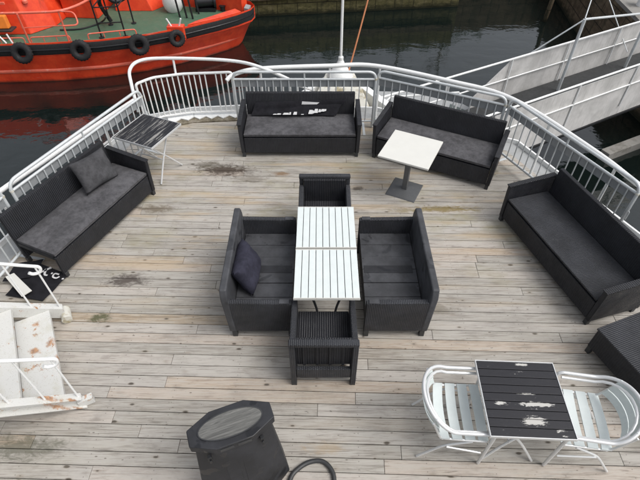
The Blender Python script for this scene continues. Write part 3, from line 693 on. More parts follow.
# black slatted bistro tables
def black_table(label, mat, feet):
    t = empty('bistro_table'); tag(t, label, 'table', 'black slatted bistro tables with metal edge')
    m = MB(); w_ = .664; k_ = 9
    for i in range(k_):
        y0 = -w_ / 2 + i * w_ / k_; m.box(-.330, .330, y0 + .0028, y0 + w_ / k_ - .0028, .705, .722)
    m.build('tabletop', mat, t, .0025)
    m = MB().box(-.34, .34, -.34, -.333, .695, .727).box(-.34, .34, .333, .34, .695, .727).box(-.34, -.333, -.333, .333, .695, .727).box(.333, .34, -.333, .333, .695, .727)
    m.build('metal_edge', 'alu', t, .002)
    MB().box(-.332, .332, -.332, .332, .697, .7035).build('underside', 'ped_metal', t)
    for s in (-1, 1):
        for q in (-1, 1):
            MB().tube(smooth_path([(s * .27, q * .15, .69), (s * .12, q * .17, .50), (-s * .06, q * .20, .28), (-s * feet, q * .24, .014)], 6), .0125, 8).build('leg', 'alu', t, smooth=True)
    MB().tube([(-.05, -.21, .30), (-.05, .21, .30)], .01, 8).build('crossbar', 'alu', t, smooth=True)
    return t
place(black_table('black slatted table with white scuffs between the two metal chairs', 'slat_black', .22), 1.695, 1.88, -2.5)
place(black_table('scuffed black slatted table in the corner beside the left sofa', 'slat_worn', .26), -2.46, 5.92, 66)

# pedestal table
t = empty('pedestal_table', (1.235, 5.47, 0), R(-26)); tag(t, 'off white square pedestal table on a grey foot plate before the sofa', 'table')
MB().box(-.35, .35, -.35, .35, .695, .725).build('tabletop', 'ash_white', t, .006)
MB().box(-.15, .15, -.15, .15, .684, .6945).build('mount_plate', 'ped_metal', t)
MB().box(-.036, .036, -.036, .036, .03, .684).build('post', 'ped_metal', t, .006)
m = MB().hexa([(-.22, -.22, 0), (.22, -.22, 0), (.22, .22, 0), (-.22, .22, 0), (-.21, -.21, .012), (.21, -.21, .012), (.21, .21, .012), (-.21, .21, .012)])
m.hexa([(-.205, -.205, .013), (.205, -.205, .013), (.205, .205, .013), (-.205, .205, .013), (-.06, -.06, .035), (.06, -.06, .035), (.06, .06, .035), (-.06, .06, .035)])
m.build('base', 'ped_metal', t, .002)

# aluminium chairs (local front = -y)
def metal_chair(label):
    t = empty('metal_chair'); tag(t, label, 'chair', 'aluminium bistro chairs at the black table')
    def loop(w_, zf, zb, yb, r, ins=0):
        pts = []
        yf = -.20
        pts += [(-w_, yf, zf)]
        for i in range(13):
            a = math.pi * (i / 12); pts.append((-w_ * math.cos(a), .10 + (yb - .10) * math.sin(a), zf + (zb - zf) * math.sin(a)))
        pts += [(w_, yf, zf)]
        return pts
    lp = loop(.295, .655, .79, .34, .0125)
    outer = [(-.275, -.235, .012), (-.285, -.235, .60)] + lp + [(.285, -.235, .60), (.275, -.235, .012)]
    MB().tube(fillet(outer, .055, 4), .0155, 10).build('arm_loop', 'alu', t, smooth=True)
    lp2 = [(x * .90, y * .93 - .004, z - .028) for x, y, z in loop(.295, .65, .775, .33, .01)]
    MB().tube(lp2, .013, 8).build('inner_loop', 'alu', t, smooth=True)
    for s in (-1, 1):
        MB().tube(fillet([(s * .255, -.22, .425), (s * .245, .17, .425), (s * .245, .27, .70)], .06), .0105, 8).build('side_tube', 'alu', t, smooth=True)
        MB().tube(fillet([(s * .258, -.10, .42), (s * .252, .12, .30), (s * .245, .31, .012)], .08), .0115, 8).build('rear_leg', 'alu', t, smooth=True)
        MB().tube([(s * .280, -.20, .25), (s * .268, .1, .31)], .009, 8).build('brace', 'alu', t, smooth=True)
    MB().tube([(-.255, -.20, .412), (.255, -.20, .412)], .009, 8).build('front_crossbar', 'alu', t, smooth=True)
    MB().tube([(-.25, .15, .412), (.25, .15, .412)], .009, 8).build('back_crossbar', 'alu', t, smooth=True)
    for i in range(4):
        y = -.185 + i * .107
        m = MB(); seg = 8
        for k_ in range(seg):
            xa = -.255 + .51 * k_ / seg; xb = -.255 + .51 * (k_ + 1) / seg; za = .436 - .016 * (1 - (xa / .255) ** 2); zb = .436 - .016 * (1 - (xb / .255) ** 2)
            ya = y + .010 * (1 - (xa / .255) ** 2) * (i - 1); yb = y + .010 * (1 - (xb / .255) ** 2) * (i - 1)
            m.hexa([(xa, ya - .042, za), (xb, yb - .042, zb), (xb, yb + .042, zb), (xa, ya + .042, za), (xa, ya - .042, za + .012), (xb, yb - .042, zb + .012), (xb, yb + .042, zb + .012), (xa, ya + .042, za + .012)])
        bm_ = m.build('seat_slat', 'slat_white', t, smooth=True)
    for i in range(3):
        z = .545 + i * .088; m = MB(); seg = 10
        for k_ in range(seg):
            aa = -1.02 + 2.04 * k_ / seg; ab = -1.02 + 2.04 * (k_ + 1) / seg; yo = .02 * i
            def P(a, dz, dr): return ((.25 + dr) * math.sin(a) * 1.06, .085 + yo + (.205 + dr) * math.cos(a) + dz * .3, z + dz)
            m.hexa([P(aa, -.036, 0), P(ab, -.036, 0), P(ab, -.036, .011), P(aa, -.036, .011), P(aa, .036, 0), P(ab, .036, 0), P(ab, .036, .011), P(aa, .036, .011)])
        m.build('back_slat', 'slat_white', t, smooth=True)
    return t
k1 = place(metal_chair('aluminium chair with white slats at the left side of the black table'), 1.20, 1.90, 87)
k2 = copy_tree(k1); place(k2, 2.28, 1.83, -99, 'aluminium chair with white slats at the right side of the black table')

# pillows
def pillow(name, mat, loc, rot, w_, h_, th, label, seed=0):
    N = 18; vs = []; fs = []; rg = random.Random(seed); p1, p2 = rg.uniform(0, 6), rg.uniform(0, 6)
    for s in (1, -1):
        for j in range(N + 1):
            for i in range(N + 1):
                u = 2 * i / N - 1; v = 2 * j / N - 1
                pin = 1 - .10 * (1 - abs(u) ** 2) * abs(v) ** 3
                pin2 = 1 - .10 * (1 - abs(v) ** 2) * abs(u) ** 3
                e = max(0, (1 - u ** 4) * (1 - v ** 4)) ** .5
                wr_ = .009 * math.sin(u * 3.1 + v * 2.3 + p1) * math.sin(v * 2.7 + p2) + .003 * math.sin(v * 9 - u * 5 + 2 * math.sin(u * 3 + p1))
                vs.append((u * w_ / 2 * pin2, v * h_ / 2 * pin, s * (th / 2 * e + wr_ * e)))
        o_ = 0 if s == 1 else (N + 1) ** 2
        for j in range(N):
            for i in range(N):
                q = o_ + j * (N + 1) + i; f = (q, q + 1, q + N + 2, q + N + 1); fs.append(f if s == 1 else f[::-1])
    o = MB().add(vs, fs).build(name, mat, smooth=True)
    bm = bmesh.new(); bm.from_mesh(o.data); bmesh.ops.remove_doubles(bm, verts=bm.verts, dist=.0005); bmesh.ops.recalc_face_normals(bm, faces=bm.faces); bm.to_mesh(o.data); bm.free()
    o.location = loc; o.rotation_euler = rot; tag(o, label, 'pillow'); return o
pillow('pillow', 'pillow_grey', (-2.97, 5.10, .63), (R(62), R(6), R(62)), .56, .44, .17, 'square charcoal grey pillow leaning in the corner of the left sofa', 1)
pillow('pillow', 'pillow_purple', (-.80, 3.49, .545), (R(62), R(4), R(88)), .56, .38, .19, 'dark purple grey pillow leaning on the left two seat sofa', 5)

# octagonal bin
t = empty('octagonal_bin', (-.655, 1.515, 0), R(21)); tag(t, 'dark grey eight sided bin with an oval weathered lid at the bottom edge', 'bin')
def octo(a, b, k1_=.42, k2_=.42): return [(a, -b * k2_), (a, b * k2_), (a * k1_, b), (-a * k1_, b), (-a, b * k2_), (-a, -b * k2_), (-a * k1_, -b), (a * k1_, -b)]
BZ = 1.05; bd = MB().prism(octo(.375, .24), 0.0, BZ - .088, octo(.285, .135)); bd.build('body', 'bin_grey', t, .008)
m = MB()
for x0, x1, yf in ((-.115, -.015, -.147), (.015, .10, -.147)): m.hexa([(x0, yf - .098, .03), (x1, yf - .098, .03), (x1, yf - .09, .03), (x0, yf - .09, .03), (x0, yf + .010, BZ - .12), (x1, yf + .010, BZ - .12), (x1, yf + .016, BZ - .12), (x0, yf + .016, BZ - .12)])
m.build('body_slats', 'bin_grey', t, .003)
O = octo(.315, .150); lidz = MB().prism(O, BZ - .087, BZ).build('lid', 'bin_grey', t, .009)
el = [(.235 * math.cos(2 * math.pi * i / 40), .096 * math.sin(2 * math.pi * i / 40)) for i in range(40)]
MB().prism(el, BZ + .0035, BZ + .006).build('lid_inset', 'lid_wood', lidz)
N = 40; m = MB(); rings = [(.243, .104, BZ + .0005), (.243, .104, BZ + .009), (.235, .096, BZ + .009), (.235, .096, BZ + .0005)]
vs = [(a * math.cos(2 * math.pi * i / N), b * math.sin(2 * math.pi * i / N), z) for a, b, z in rings for i in range(N)]
m.add(vs, [(k_ * N + i, k_ * N + (i + 1) % N, ((k_ + 1) % 4) * N + (i + 1) % N, ((k_ + 1) % 4) * N + i) for k_ in range(4) for i in range(N)]); m.build('inset_ring', 'dark_metal', lidz)
for x in (-.20, .19):
    m = MB().box(x - .014, x + .014, -.150, -.118, .895, .955).box(x - .008, x + .008, -.162, -.150, .88, .92); m.build('latch', 'black_paint', t, .004)
m = MB()
for x0, x1 in ((-.115, -.015), (.015, .115)): m.box(x0, x1, -.1535, -.1505, BZ - .06, BZ - .025)
m.build('lid_label_recess', 'dark_metal', lidz, .001)
# hose
o = MB().tube(smooth_path([(-.30, 1.25, .02), (-.26, 1.47, .022), (-.19, 1.56, .022), (-.09, 1.615, .022), (.02, 1.62, .022), (.10, 1.55, .022), (.125, 1.44, .022), (.10, 1.2, .022)], 8), .021, 10).build('garden_hose', 'pebble', smooth=True)
tag(o, 'dark grey hose looping on the planks beside the octagonal bin', 'hose')

# banners
def cloth(name, quad, nx, ny, amp, mat, parent=None, seed=1, thick=.006):
    rg = random.Random(seed); ph = [rg.uniform(0, 6) for _ in range(4)]; vs = []
    Q = [Vector(q) for q in quad]; nr = (Q[1] - Q[0]).cross(Q[3] - Q[0]).normalized()
    for k_ in (0, 1):
        for j in range(ny + 1):
            for i in range(nx + 1):
                u, v = i / nx, j / ny; p = (Q[0] * (1 - u) + Q[1] * u) * (1 - v) + (Q[3] * (1 - u) + Q[2] * u) * v
                wv = amp * (1 + .5 * math.sin(u * 9 + v * 4 + ph[0]) + .5 * math.sin(v * 11 - u * 3 + ph[1]))
                vs.append(p + nr * (wv + k_ * thick))
    N = (nx + 1) * (ny + 1); fs = []
    for j in range(ny):
        for i in range(nx):
            q = j * (nx + 1) + i; fs.append((q + N, q + 1 + N, q + nx + 2 + N, q + nx + 1 + N)); fs.append((q, q + nx + 1, q + nx + 2, q + 1))
    for i in range(nx): fs.append((i, i + 1, i + 1 + N, i + N)); b = ny * (nx + 1) + i; fs.append((b + 1, b, b + N, b + 1 + N))
    for j in range(ny): a_ = j * (nx + 1); fs.append((a_ + nx + 1, a_, a_ + N, a_ + nx + 1 + N)); b = a_ + nx; fs.append((b, b + nx + 1, b + nx + 1 + N, b + N))
    return MB().add(vs, fs).build(name, mat, parent, smooth=True)
b1 = empty('folded_banner', (-.31, 6.28, 0)); tag(b1, 'folded black banner with cut off white lettering on the central sofa', 'banner')
cloth('cloth', [(-.78, .50, .445), (.52, .50, .445), (.74, .625, .655), (-.70, .615, .62)], 26, 8, .012, 'banner', b1, 4)
cloth('fold', [(-.50, .475, .47), (.56, .465, .46), (.66, .60, .60), (.12, .59, .60)], 20, 6, .010, 'banner', b1, 9)
def on1(x, s):   # a point on the banner face: x along the sofa, s up the slope
    return Vector((x, .462 + .125 * s, .474 + .15 * s))
m = MB()
for (x, w_, h_) in ((-.405, .028, .10), (-.34, .035, .14), (-.315, .01, .1), (-.23, .05, .2), (-.165, .016, .26), (-.085, .03, .3), (.03, .022, .07), (.16, .035, .42), (.20, .015, .30), (.245, .03, .42), (.30, .02, .30), (.35, .03, .26), (.39, .015, .2)):
    lean = .03; h_ *= .75; s0 = .0 + max(0, x - .1) * 1.0; s1 = s0 + h_
    a, b = on1(x - w_, s0), on1(x + w_, s0); c, d = on1(x + w_ * .8 + lean * .3, s1), on1(x - w_ * .7 + lean * .3, s1); n1 = Vector((0, -.024, .020))
    m.add([a + n1, b + n1, c + n1, d + n1, a + n1 * 1.3, b + n1 * 1.3, c + n1 * 1.3, d + n1 * 1.3], [(0, 3, 2, 1), (4, 5, 6, 7), (0, 1, 5, 4), (1, 2, 6, 5), (2, 3, 7, 6), (3, 0, 4, 7)])
m.build('lettering', 'white_print', b1)
m = MB().hexa([(.02, .565, .600), (.26, .565, .602), (.30, .574, .630), (.03, .574, .648), (.02, .561, .604), (.26, .561, .606), (.30, .570, .634), (.03, .570, .652)])
m.build('white_strip', 'white_print', b1)
b2 = empty('folded_banner', (-3.46, 3.735, 0), R(2)); b2.scale = (.80, .80, .8); tag(b2, 'folded black banner with white script lettering on planks behind the stairs', 'banner')
cloth('cloth', [(-.30, -.28, .012), (.28, -.40, .012), (.50, .10, .015), (-.10, .34, .05)], 18, 14, .012, 'banner', b2, 3)
cloth('fold', [(-.42, -.05, .05), (-.05, .02, .05), (.05, .36, .07), (-.35, .30, .07)], 12, 10, .016, 'banner', b2, 8)
m = MB()
def flat(pts, w0, w1, z=.062):
    P = smooth_path([(x, y, z) for x, y in pts], 5); vs = []; L_ = len(P)
    for i, p in enumerate(P):
        t_ = (P[min(i + 1, L_ - 1)] - P[max(i - 1, 0)]).normalized(); nn_ = Vector((-t_.y, t_.x, 0)); w_ = w0 + (w1 - w0) * i / (L_ - 1)
        vs += [p + nn_ * w_, p - nn_ * w_]
    m.add(vs, [(2 * i, 2 * i + 1, 2 * i + 3, 2 * i + 2) for i in range(L_ - 1)])
flat([(-.18, .10), (-.02, .08), (.10, .14), (.20, .22)], .004, .022)
flat([(.13, .19), (.15, .08), (.20, .06)], .02, .012)
flat([(.24, .10), (.265, .095)], .016, .016)
flat([(.37, .07), (.30, .09), (.29, .03), (.35, .0), (.39, .03)], .013, .013)
flat([(.44, -.02), (.47, -.015)], .013, .013)
m.build('lettering', 'white_print', b2)
o = MB().hexa([(-3.78, 3.74, .070), (-3.45, 3.44, .070), (-3.37, 3.53, .070), (-3.70, 3.80, .070), (-3.78, 3.74, .082), (-3.45, 3.44, .082), (-3.37, 3.53, .082), (-3.70, 3.80, .082)]).build('metal_plate', 'ash_white', None, .003)
tag(o, 'pale flat plate lying across the edge of the folded banner behind the stairs', 'plate')

# ================================================================ RED BOAT
bt = empty('work_boat'); tag(bt, 'red work boat with green deck and tyre fenders moored in the dock', 'boat')
near = [(-15.5, 15.05), (-12.6, 15.08), (-10.6, 15.15), (-8.8, 15.28), (-7.2, 15.50), (-5.8, 15.92), (-4.6, 16.52), (-3.6, 17.20), (-2.95, 17.72), (-2.52, 18.20), (-2.42, 18.60)]
far = [(-2.62, 18.98), (-3.2, 19.35), (-4.4, 19.85), (-6, 20.3), (-8.5, 20.5), (-12, 20.5), (-15.5, 20.4)]
gun = near + far
gc = [(x, 17.8) for x, y in gun]
def ring(dx, fac, z, tipx=0):
    out = []
    for x, y in gun:
        cyl = 17.8 + max(0, (x + 6) / 3.6) * .75
        k_ = max(0, min(1, (x + 9) / 6.5))
        out.append((x - tipx * k_ - dx * k_, cyl + (y - cyl) * (1 - (1 - fac) * (.35 + .65 * k_)), z))
    return out
def skin(rings):
    n_ = len(rings[0]); vs = [v for r_ in rings for v in r_]; fs = []
    for k_ in range(len(rings) - 1):
        for i in range(n_): fs.append((k_ * n_ + i, k_ * n_ + (i + 1) % n_, (k_ + 1) * n_ + (i + 1) % n_, (k_ + 1) * n_ + i))
    return vs, fs
GZ = -2.08
def rg(fac, z, tip=0): return ring(0, fac, z, tip)
v, f = skin([rg(.99, GZ - .30, .0), rg(.93, GZ - .62, .22), rg(.905, GZ - .68, .27), rg(.80, GZ - 1.35, .62), rg(.7, GZ - 2.0, .9)])
MB().add(v, f).build('hull', 'red', bt, smooth=True)
v, f = skin([rg(.873, GZ - .98, .44), rg(.892, GZ - .95, .42), rg(.895, GZ - .90, .40), rg(.88, GZ - .86, .40)])
MB().add(v, f).build('hull_knuckle', 'pink_rail', bt, smooth=True)
v, f = skin([rg(1.0, GZ - .34), rg(1.022, GZ - .30), rg(1.03, GZ - .18), rg(1.022, GZ - .05), rg(1.0, GZ - .0), rg(.975, GZ)])
MB().add(v, f).build('rubbing_strake', 'rubber', bt, smooth=True)
v, f = skin([rg(1.033, GZ - .20), rg(1.05, GZ - .185), rg(1.05, GZ - .16), rg(1.031, GZ - .145)])
MB().add(v, f).build('strake_ridge', 'black_paint', bt, smooth=True)
v, f = skin([rg(.99, GZ - .36), rg(.985, GZ + .05), rg(.965, GZ + .05), rg(.96, GZ - .4)])
MB().add(v, f).build('toe_rail', 'red', bt, smooth=True)
dk = [(x, y) for x, y, z in rg(.94, 0)]
MB().prism(dk, GZ - .40, GZ - .32).build('boat_deck', 'green_deck', bt)
DZ = GZ - .32
# raised red foredeck margin
m = MB()
fw = [(-4.55, 16.85), (-3.85, 17.28), (-3.3, 17.66), (-2.85, 18.05), (-3.10, 18.32), (-4.35, 17.15)]
m.prism(fw, DZ - .02, GZ + .02); m.build('fore_bulwark', 'red', bt, .01)
MB().prism([(-3.2, 19.2), (-2.72, 18.85), (-2.9, 18.7), (-3.6, 19.05), (-6.0, 19.7), (-6.0, 20.1)], DZ - .02, GZ + .25).build('fore_bulwark', 'red', bt, .01)
MB().prism([(-2.78, 18.35), (-2.60, 18.25), (-2.55, 18.62), (-2.75, 18.75)], DZ, GZ + .03).build('stem_chock', 'hull_dark', bt, .01)
# deckhouse
dh = MB().prism([(-16, 16.55), (-10.05, 16.85), (-9.45, 17.6), (-9.35, 18.6), (-9.6, 20), (-16, 20)], DZ, DZ + 2.3, [(-16, 17.0), (-10.5, 17.3), (-9.95, 17.9), (-9.9, 18.6), (-10, 20), (-16, 20)]).build('deckhouse', 'red', bt, .03)
MB().prism([(-9.40, 18.35), (-8.15, 18.25), (-8.05, 20), (-9.5, 20)], DZ, DZ + .75).build('engine_casing', 'red', bt, .03)
MB().prism([(-9.48, 18.27), (-8.08, 18.17), (-7.98, 20.05), (-9.55, 20.05)], DZ + .755, DZ + .80).build('casing_lid', 'red', bt, .01)
MB().prism([(-7.75, 19.0), (-6.35, 19.0), (-6.0, 19.5), (-6.0, 20.0), (-7.75, 20.0)], DZ, DZ + 1.0, [(-7.65, 19.2), (-6.75, 19.2), (-6.4, 19.6), (-6.4, 20.0), (-7.65, 20.0)]).build('hatch_house', 'red', bt, .02)
MB().box(-16, -10.45, 16.74, 16.80, DZ + 1.02, DZ + 1.10).build('house_ledge', 'pink_rail', bt, .01)
for (x, y, z) in ((-9.75, 17.45, 1.3), (-9.62, 17.7, .95), (-10.0, 17.2, .9)):
    MB().lathe([(.05, 0), (.09, .03), (.09, .1), (.05, .14)], 14, (x, y, DZ + z)).build('house_fitting', 'pink_rail', bt, smooth=True)
# stretcher bag leaning on the house
o = MB().hexa([(-12.2, 16.30, DZ + .35), (-10.45, 16.42, DZ + .35), (-10.45, 16.62, DZ + .35), (-12.2, 16.5, DZ + .35), (-12.2, 16.4, DZ + .78), (-10.5, 16.5, DZ + .76), (-10.5, 16.68, DZ + .76), (-12.2, 16.56, DZ + .78)]).build('rescue_bag', 'orange_cloth', None, .05, 3)
tag(o, 'orange canvas bag fixed beside the red deckhouse of the boat', 'bag')
MB().box(-12.25, -10.35, 16.3, 16.7, DZ + .30, DZ + .345).build('bag_shelf', 'dark_metal', bt)
# railings of the boat
def at(x, y, z):   # pixel of a 640x480 frame to a point of the boat at height z
    F, P = 481, R(45.4); d = Vector((x - 320, F * math.cos(P) - (y - 240) * math.sin(P), -(F * math.sin(P) + (y - 240) * math.cos(P)))); t_ = (z - 4.5) / d.z
    return Vector((0, 0, 4.5)) + d * t_
hr = MB().tube(smooth_path([at(-20, 14, DZ + 1.3), at(0, 13.4, DZ + 1.3), at(30, 12.6, DZ + 1.3), at(58, 11, DZ + 1.3), at(78, 5, DZ + 1.3), at(98, -6, DZ + 1.3)], 5), .038, 10)
hr.build('hand_rail', 'pink_rail', bt, smooth=True)
for (bx, by, tx, ty) in ((30, 43, 17, 14), (69, 41, 58, 11)):
    MB().tube([at(bx, by, GZ + .05), at(tx, ty, DZ + 1.3)], .028, 8).build('rail_post', 'pink_rail', bt, smooth=True)
MB().tube(fillet([at(57, 11, DZ + 1.3), at(74, 12, DZ + 1.3), at(79, 25, DZ + 1.0), at(63, 26, DZ + 1.0)], .15), .024, 8).build('rail_loop', 'pink_rail', bt, smooth=True)
MB().tube([at(22, 28, DZ + .75), at(63, 25.5, DZ + .75)], .016, 6).build('middle_rail', 'pink_rail', bt, smooth=True)
for (x0, y0, x1, y1) in ((-12.6, 15.28, -10.9, 15.35), (-9.3, 15.45, -8.1, 15.6), (-7.55, 15.72, -6.1, 16.1), (-10.6, 15.36, -9.5, 15.43)):
    p0, p1 = Vector((x0, y0, GZ)), Vector((x1, y1, GZ)); u = Vector((0, 0, .16))
    MB().tube(fillet([p0, p0 + u, p1 + u, p1], .1), .02, 8).build('low_rail', 'pink_rail', bt, smooth=True)
    for q in (.33, .66):
        pq = p0.lerp(p1, q); MB().tube([pq, pq + u], .015, 6).build('low_rail_post', 'pink_rail', bt, smooth=True)
# black frame rack
rk = MB(); B = [at(102, 38, DZ), at(126, 37, DZ), at(134, 23.5, DZ), at(111, 25, DZ)]
hh = Vector((0, 0, 2.4)); ln = (-.0, .0)
for b_ in B: rk.tube([b_, b_ + hh], .028, 8); rk.lathe([(.09, 0), (.09, .03), (.04, .05)], 10, tuple(b_))
for z in (.5, 1.0, 1.5, 2.0):
    u = Vector((0, 0, z)); rk.tube([B[0] + u, B[1] + u], .02, 6)
    if z != .5: rk.tube([B[2] + u, B[3] + u], .02, 6); rk.tube([B[1] + u, B[2] + u], .02, 6); rk.tube([B[0] + u, B[3] + u], .02, 6)
rk.tube([B[2] + Vector((0, 0, 1.0)), B[1] + Vector((0, 0, 2.0))], .018, 6)
rk.build('ladder_rack', 'black_paint', bt, smooth=True)
MB().tube(smooth_path([B[3] + Vector((.0, .1, .1)), B[3] + Vector((-.15, -.05, .75)), B[3] + Vector((.1, -.2, 1.1)), B[3] + Vector((.5, -.3, .9)), B[2] + Vector((0, -.2, .95))], 6), .07, 10).build('hose_roll', 'black_paint', bt, smooth=True)
MB().tube(smooth_path([at(60, 30, DZ + .03), at(80, 29, DZ + .03), at(95, 25, DZ + .03), at(103, 21, DZ + .1), at(106, 17, DZ + .6)], 6), .028, 8).build('deck_hose', 'black_paint', bt, smooth=True)
# deck gear
c = at(173, 13, DZ)
MB().lathe([(.26, 0), (.34, .12), (.38, .3), (.36, .55), (.28, .75), (.1, .82)], 24, (c.x, c.y + .25, c.z)).build('capstan', 'white_clean', bt, smooth=True)
m = MB()
for (x, y, z) in ((180, 17, 1.2), (187, 18, 1.1), (193, 19, 1.2), (199, 14, .9)):
    p = at(x, y, DZ); m.tube([p, p + Vector((-.12, .1, z))], .035, 8)
m.tube([at(178, 10, DZ) + Vector((0, 0, .9)), at(200, 10, DZ) + Vector((0, 0, .9))], .03, 8)
m.build('winch_frame', 'black_paint', bt, smooth=True)
c = at(207, 11, DZ)
m = MB().tube([c + Vector((-.35, 0, .32)), c + Vector((.3, .15, .32))], .19, 16); m.tube([c + Vector((-.4, 0, .32)), c + Vector((-.3, .02, .32))], .28, 16); m.tube([c + Vector((.26, .15, .32)), c + Vector((.34, .17, .32))], .28, 16)
m.box(c.x - .4, c.x + .35, c.y - .12, c.y + .3, DZ, DZ + .12); m.build('windlass', 'black_paint', bt, smooth=True)
MB().lathe([(.09, 0), (.09, .16), (.12, .17), (.12, .2)], 12, tuple(at(223, 11, DZ))).build('deck_vent', 'black_paint', bt, smooth=True)
c = at(176, 30, GZ)
MB().box(c.x - .28, c.x + .28, c.y - .1, c.y + .18, DZ, GZ + .14).build('bollard_box', 'red', bt, .02)
for s in (-1, 1): MB().tube([(c.x + s * .12, c.y, GZ + .1), (c.x + s * .24, c.y - .02, GZ + .38)], .028, 8).build('bollard_horn', 'white_clean', bt, smooth=True)
c = at(10, 44, GZ)
for s in (-1, 1): MB().tube([(c.x + s * .1, c.y, GZ + .02), (c.x - .15 + s * .15, c.y + .05, GZ + .3)], .025, 8).build('bollard_horn', 'white_clean', bt, smooth=True)
# tyre fenders
def tyre_mesh():
    prof = []; n1 = 14
    vs = []; fs = []; N = 40
    for i in range(N):
        a = 2 * math.pi * i / N
        for j in range(n1):
            b = 2 * math.pi * j / n1; rr = .225 + .105 * math.cos(b); 
            if math.cos(b) > .75: rr += .012 * (1 if i % 2 else -1)
            h_ = .105 * math.sin(b) * (1.0 if abs(math.sin(b)) < .8 else .95)
            vs.append((rr * math.cos(a), h_, rr * math.sin(a)))
    for i in range(N):
        for j in range(n1): fs.append((i * n1 + j, i * n1 + (j + 1) % n1, ((i + 1) % N) * n1 + (j + 1) % n1, ((i + 1) % N) * n1 + j))
    return MB().add(vs, fs)
ty = tyre_mesh().build('tyre_fender', 'rubber', smooth=True)
spots = [(-9.52, 15.10, 4, 'leftmost tyre fender hanging on the red boat'), (-7.72, 15.30, 8, 'second tyre fender from the left hanging on the red boat'), (-5.95, 15.72, 20, 'third tyre fender from the left hanging on the red boat'), (-4.80, 16.22, 29, 'small dark tyre fender nearest the bow of the red boat')]
for i, (x, y, a, lb) in enumerate(spots):
    o = ty if i == 0 else ty.copy()
    if i: col.objects.link(o)
    o.location = (x, y - .06, -2.25); o.rotation_euler = (R(-14), 0, R(a)); s = (1, 1.0, 1.02, .84)[i]; o.scale = (s, s, s)
    tag(o, lb, 'tyre', 'tyre fenders along the boat side')

# ================================================================ QUAYS
qa = math.atan2(22.9 - 21.1, 13.6)
def qx(x): return 21.25 + (x + 2) * math.tan(qa)
m = MB().prism([(-60, qx(-60)), (6.1, qx(6.1)), (6.1, 60), (-60, 60)], -4.5, -1.75)
q1 = m.build('quay_wall', 'quay_moss'); tag(q1, 'mossy stone quay wall at the back of the dock', 'wall')
MB().prism([(-60, qx(-60) - .22), (6.0, qx(6.0) - .22), (6.0, qx(6.0) + .0), (-60, qx(-60) + .0)], -2.72, -2.42).build('timber_fender', 'quay_brown', q1, .03)
m = MB().prism([(6.1, 23.6), (10.9, 24.1), (40, 26), (40, 60), (6.1, 60)], -4.5, -1.78)
tag(m.build('quay_wall', 'quay_brown'), 'recessed brown quay wall in the back corner of the dock', 'wall')
m = MB().prism([(10.75, 24.3), (10.0, 18.3), (9.45, 13.6), (9.75, 11.5), (11.0, 6), (12, -20), (60, -20), (60, 24)], -4.5, -1.58, [(10.85, 24.3), (10.3, 18.3), (9.95, 13.6), (10.15, 11.5), (11.3, 6), (12.3, -20), (60, -20), (60, 24)])
q3 = m.build('quay_wall', 'quay_brown'); tag(q3, 'brown stone quay wall on the right under the gangway', 'wall')
tag(MB().prism([(10.87, 24.3), (10.32, 18.3), (9.97, 13.6), (10.17, 11.5), (11.32, 6), (12.32, -20), (60, -20), (60, 24)], -1.576, -1.46).build('quay_pavement', 'concrete'), kind='structure')
tag(MB().lathe([(.16, 0), (.15, .3), (.2, .36), (.2, .44), (.1, .5)], 18, (10.75, 16.9, -1.46)).build('mooring_bollard', 'white_clean', smooth=True), 'small white mooring bollard on the right quay', 'bollard')
# ladder and mooring post in the corner
m = MB().tube([(9.35, 20.6, -3.9), (9.55, 20.75, -.9)], .09, 10)
tag(m.build('mooring_post', 'quay_brown', smooth=True), 'leaning timber mooring post in the far corner of the dock', 'post')
# scrub on the quay edge
rg_ = random.Random(11); m = MB()
for _ in range(9000):
    x = rg_.uniform(-9, 8); hgt = .25 + .35 * max(0, math.sin(x * 1.7) * math.sin(x * .6 + 1)) + .2 * max(0, math.sin(x * 4.1))
    p = Vector((x, (qx(x) if x < 6.1 else 23.7) + .15 + rg_.random() * .7, -1.75 + hgt * rg_.random() ** .8)); a = Vector((rg_.gauss(0, 1), rg_.gauss(0, 1), rg_.gauss(0, 1))).normalized(); b = a.orthogonal().normalized(); s_ = .05 * rg_.uniform(.6, 1.5)
    m.add([p - a * s_, p + b * s_ * .5, p + a * s_, p - b * s_ * .5], [(0, 1, 2, 3)])
tag(m.build('scrub', 'leaf'), 'low green scrub along the top of the back quay, mirrored in the water', kind='stuff')
def mast_stand_in(x, y, h, seed, label):
    rg_ = random.Random(seed); t = empty('mast_stand_in', (x, y, -1.76)); tag(t, label, 'placeholder'); br = MB()
    MB().tube([(0, 0, 0), (.02, 0, h * .45), (0, .02, h * .8)], .05, 7, r2=.02).build('shaft', 'margin', t)
    def grow(p, d, L_, r_, k_):
        q = p + d * L_; br.tube([p, (p + q) / 2 + Vector((rg_.gauss(0, .04), rg_.gauss(0, .04), 0)) * L_, q], r_, 5, r2=r_ * .5)
        if k_:
            for _ in range(3): grow(p.lerp(q, rg_.uniform(.5, 1)), (d + Vector((rg_.gauss(0, .6), rg_.gauss(0, .6), rg_.gauss(.1, .4)))).normalized(), L_ * .62, r_ * .6, k_ - 1)
    for i_ in range(6): grow(Vector((0, 0, h * (.35 + .07 * i_))), Vector((rg_.gauss(0, .7), rg_.gauss(0, .7), .6)).normalized(), h * .3, .025, 2)
    br.build('branches', 'margin', t)
mast_stand_in(5.95, 23.4, 2.3, 3, 'small unseen branched tree on the back quay, mirrored in the water left of the gangway')
mast_stand_in(3.75, 23.0, 2.0, 8, 'small unseen branched tree on the back quay, mirrored in the water near the orange rope')

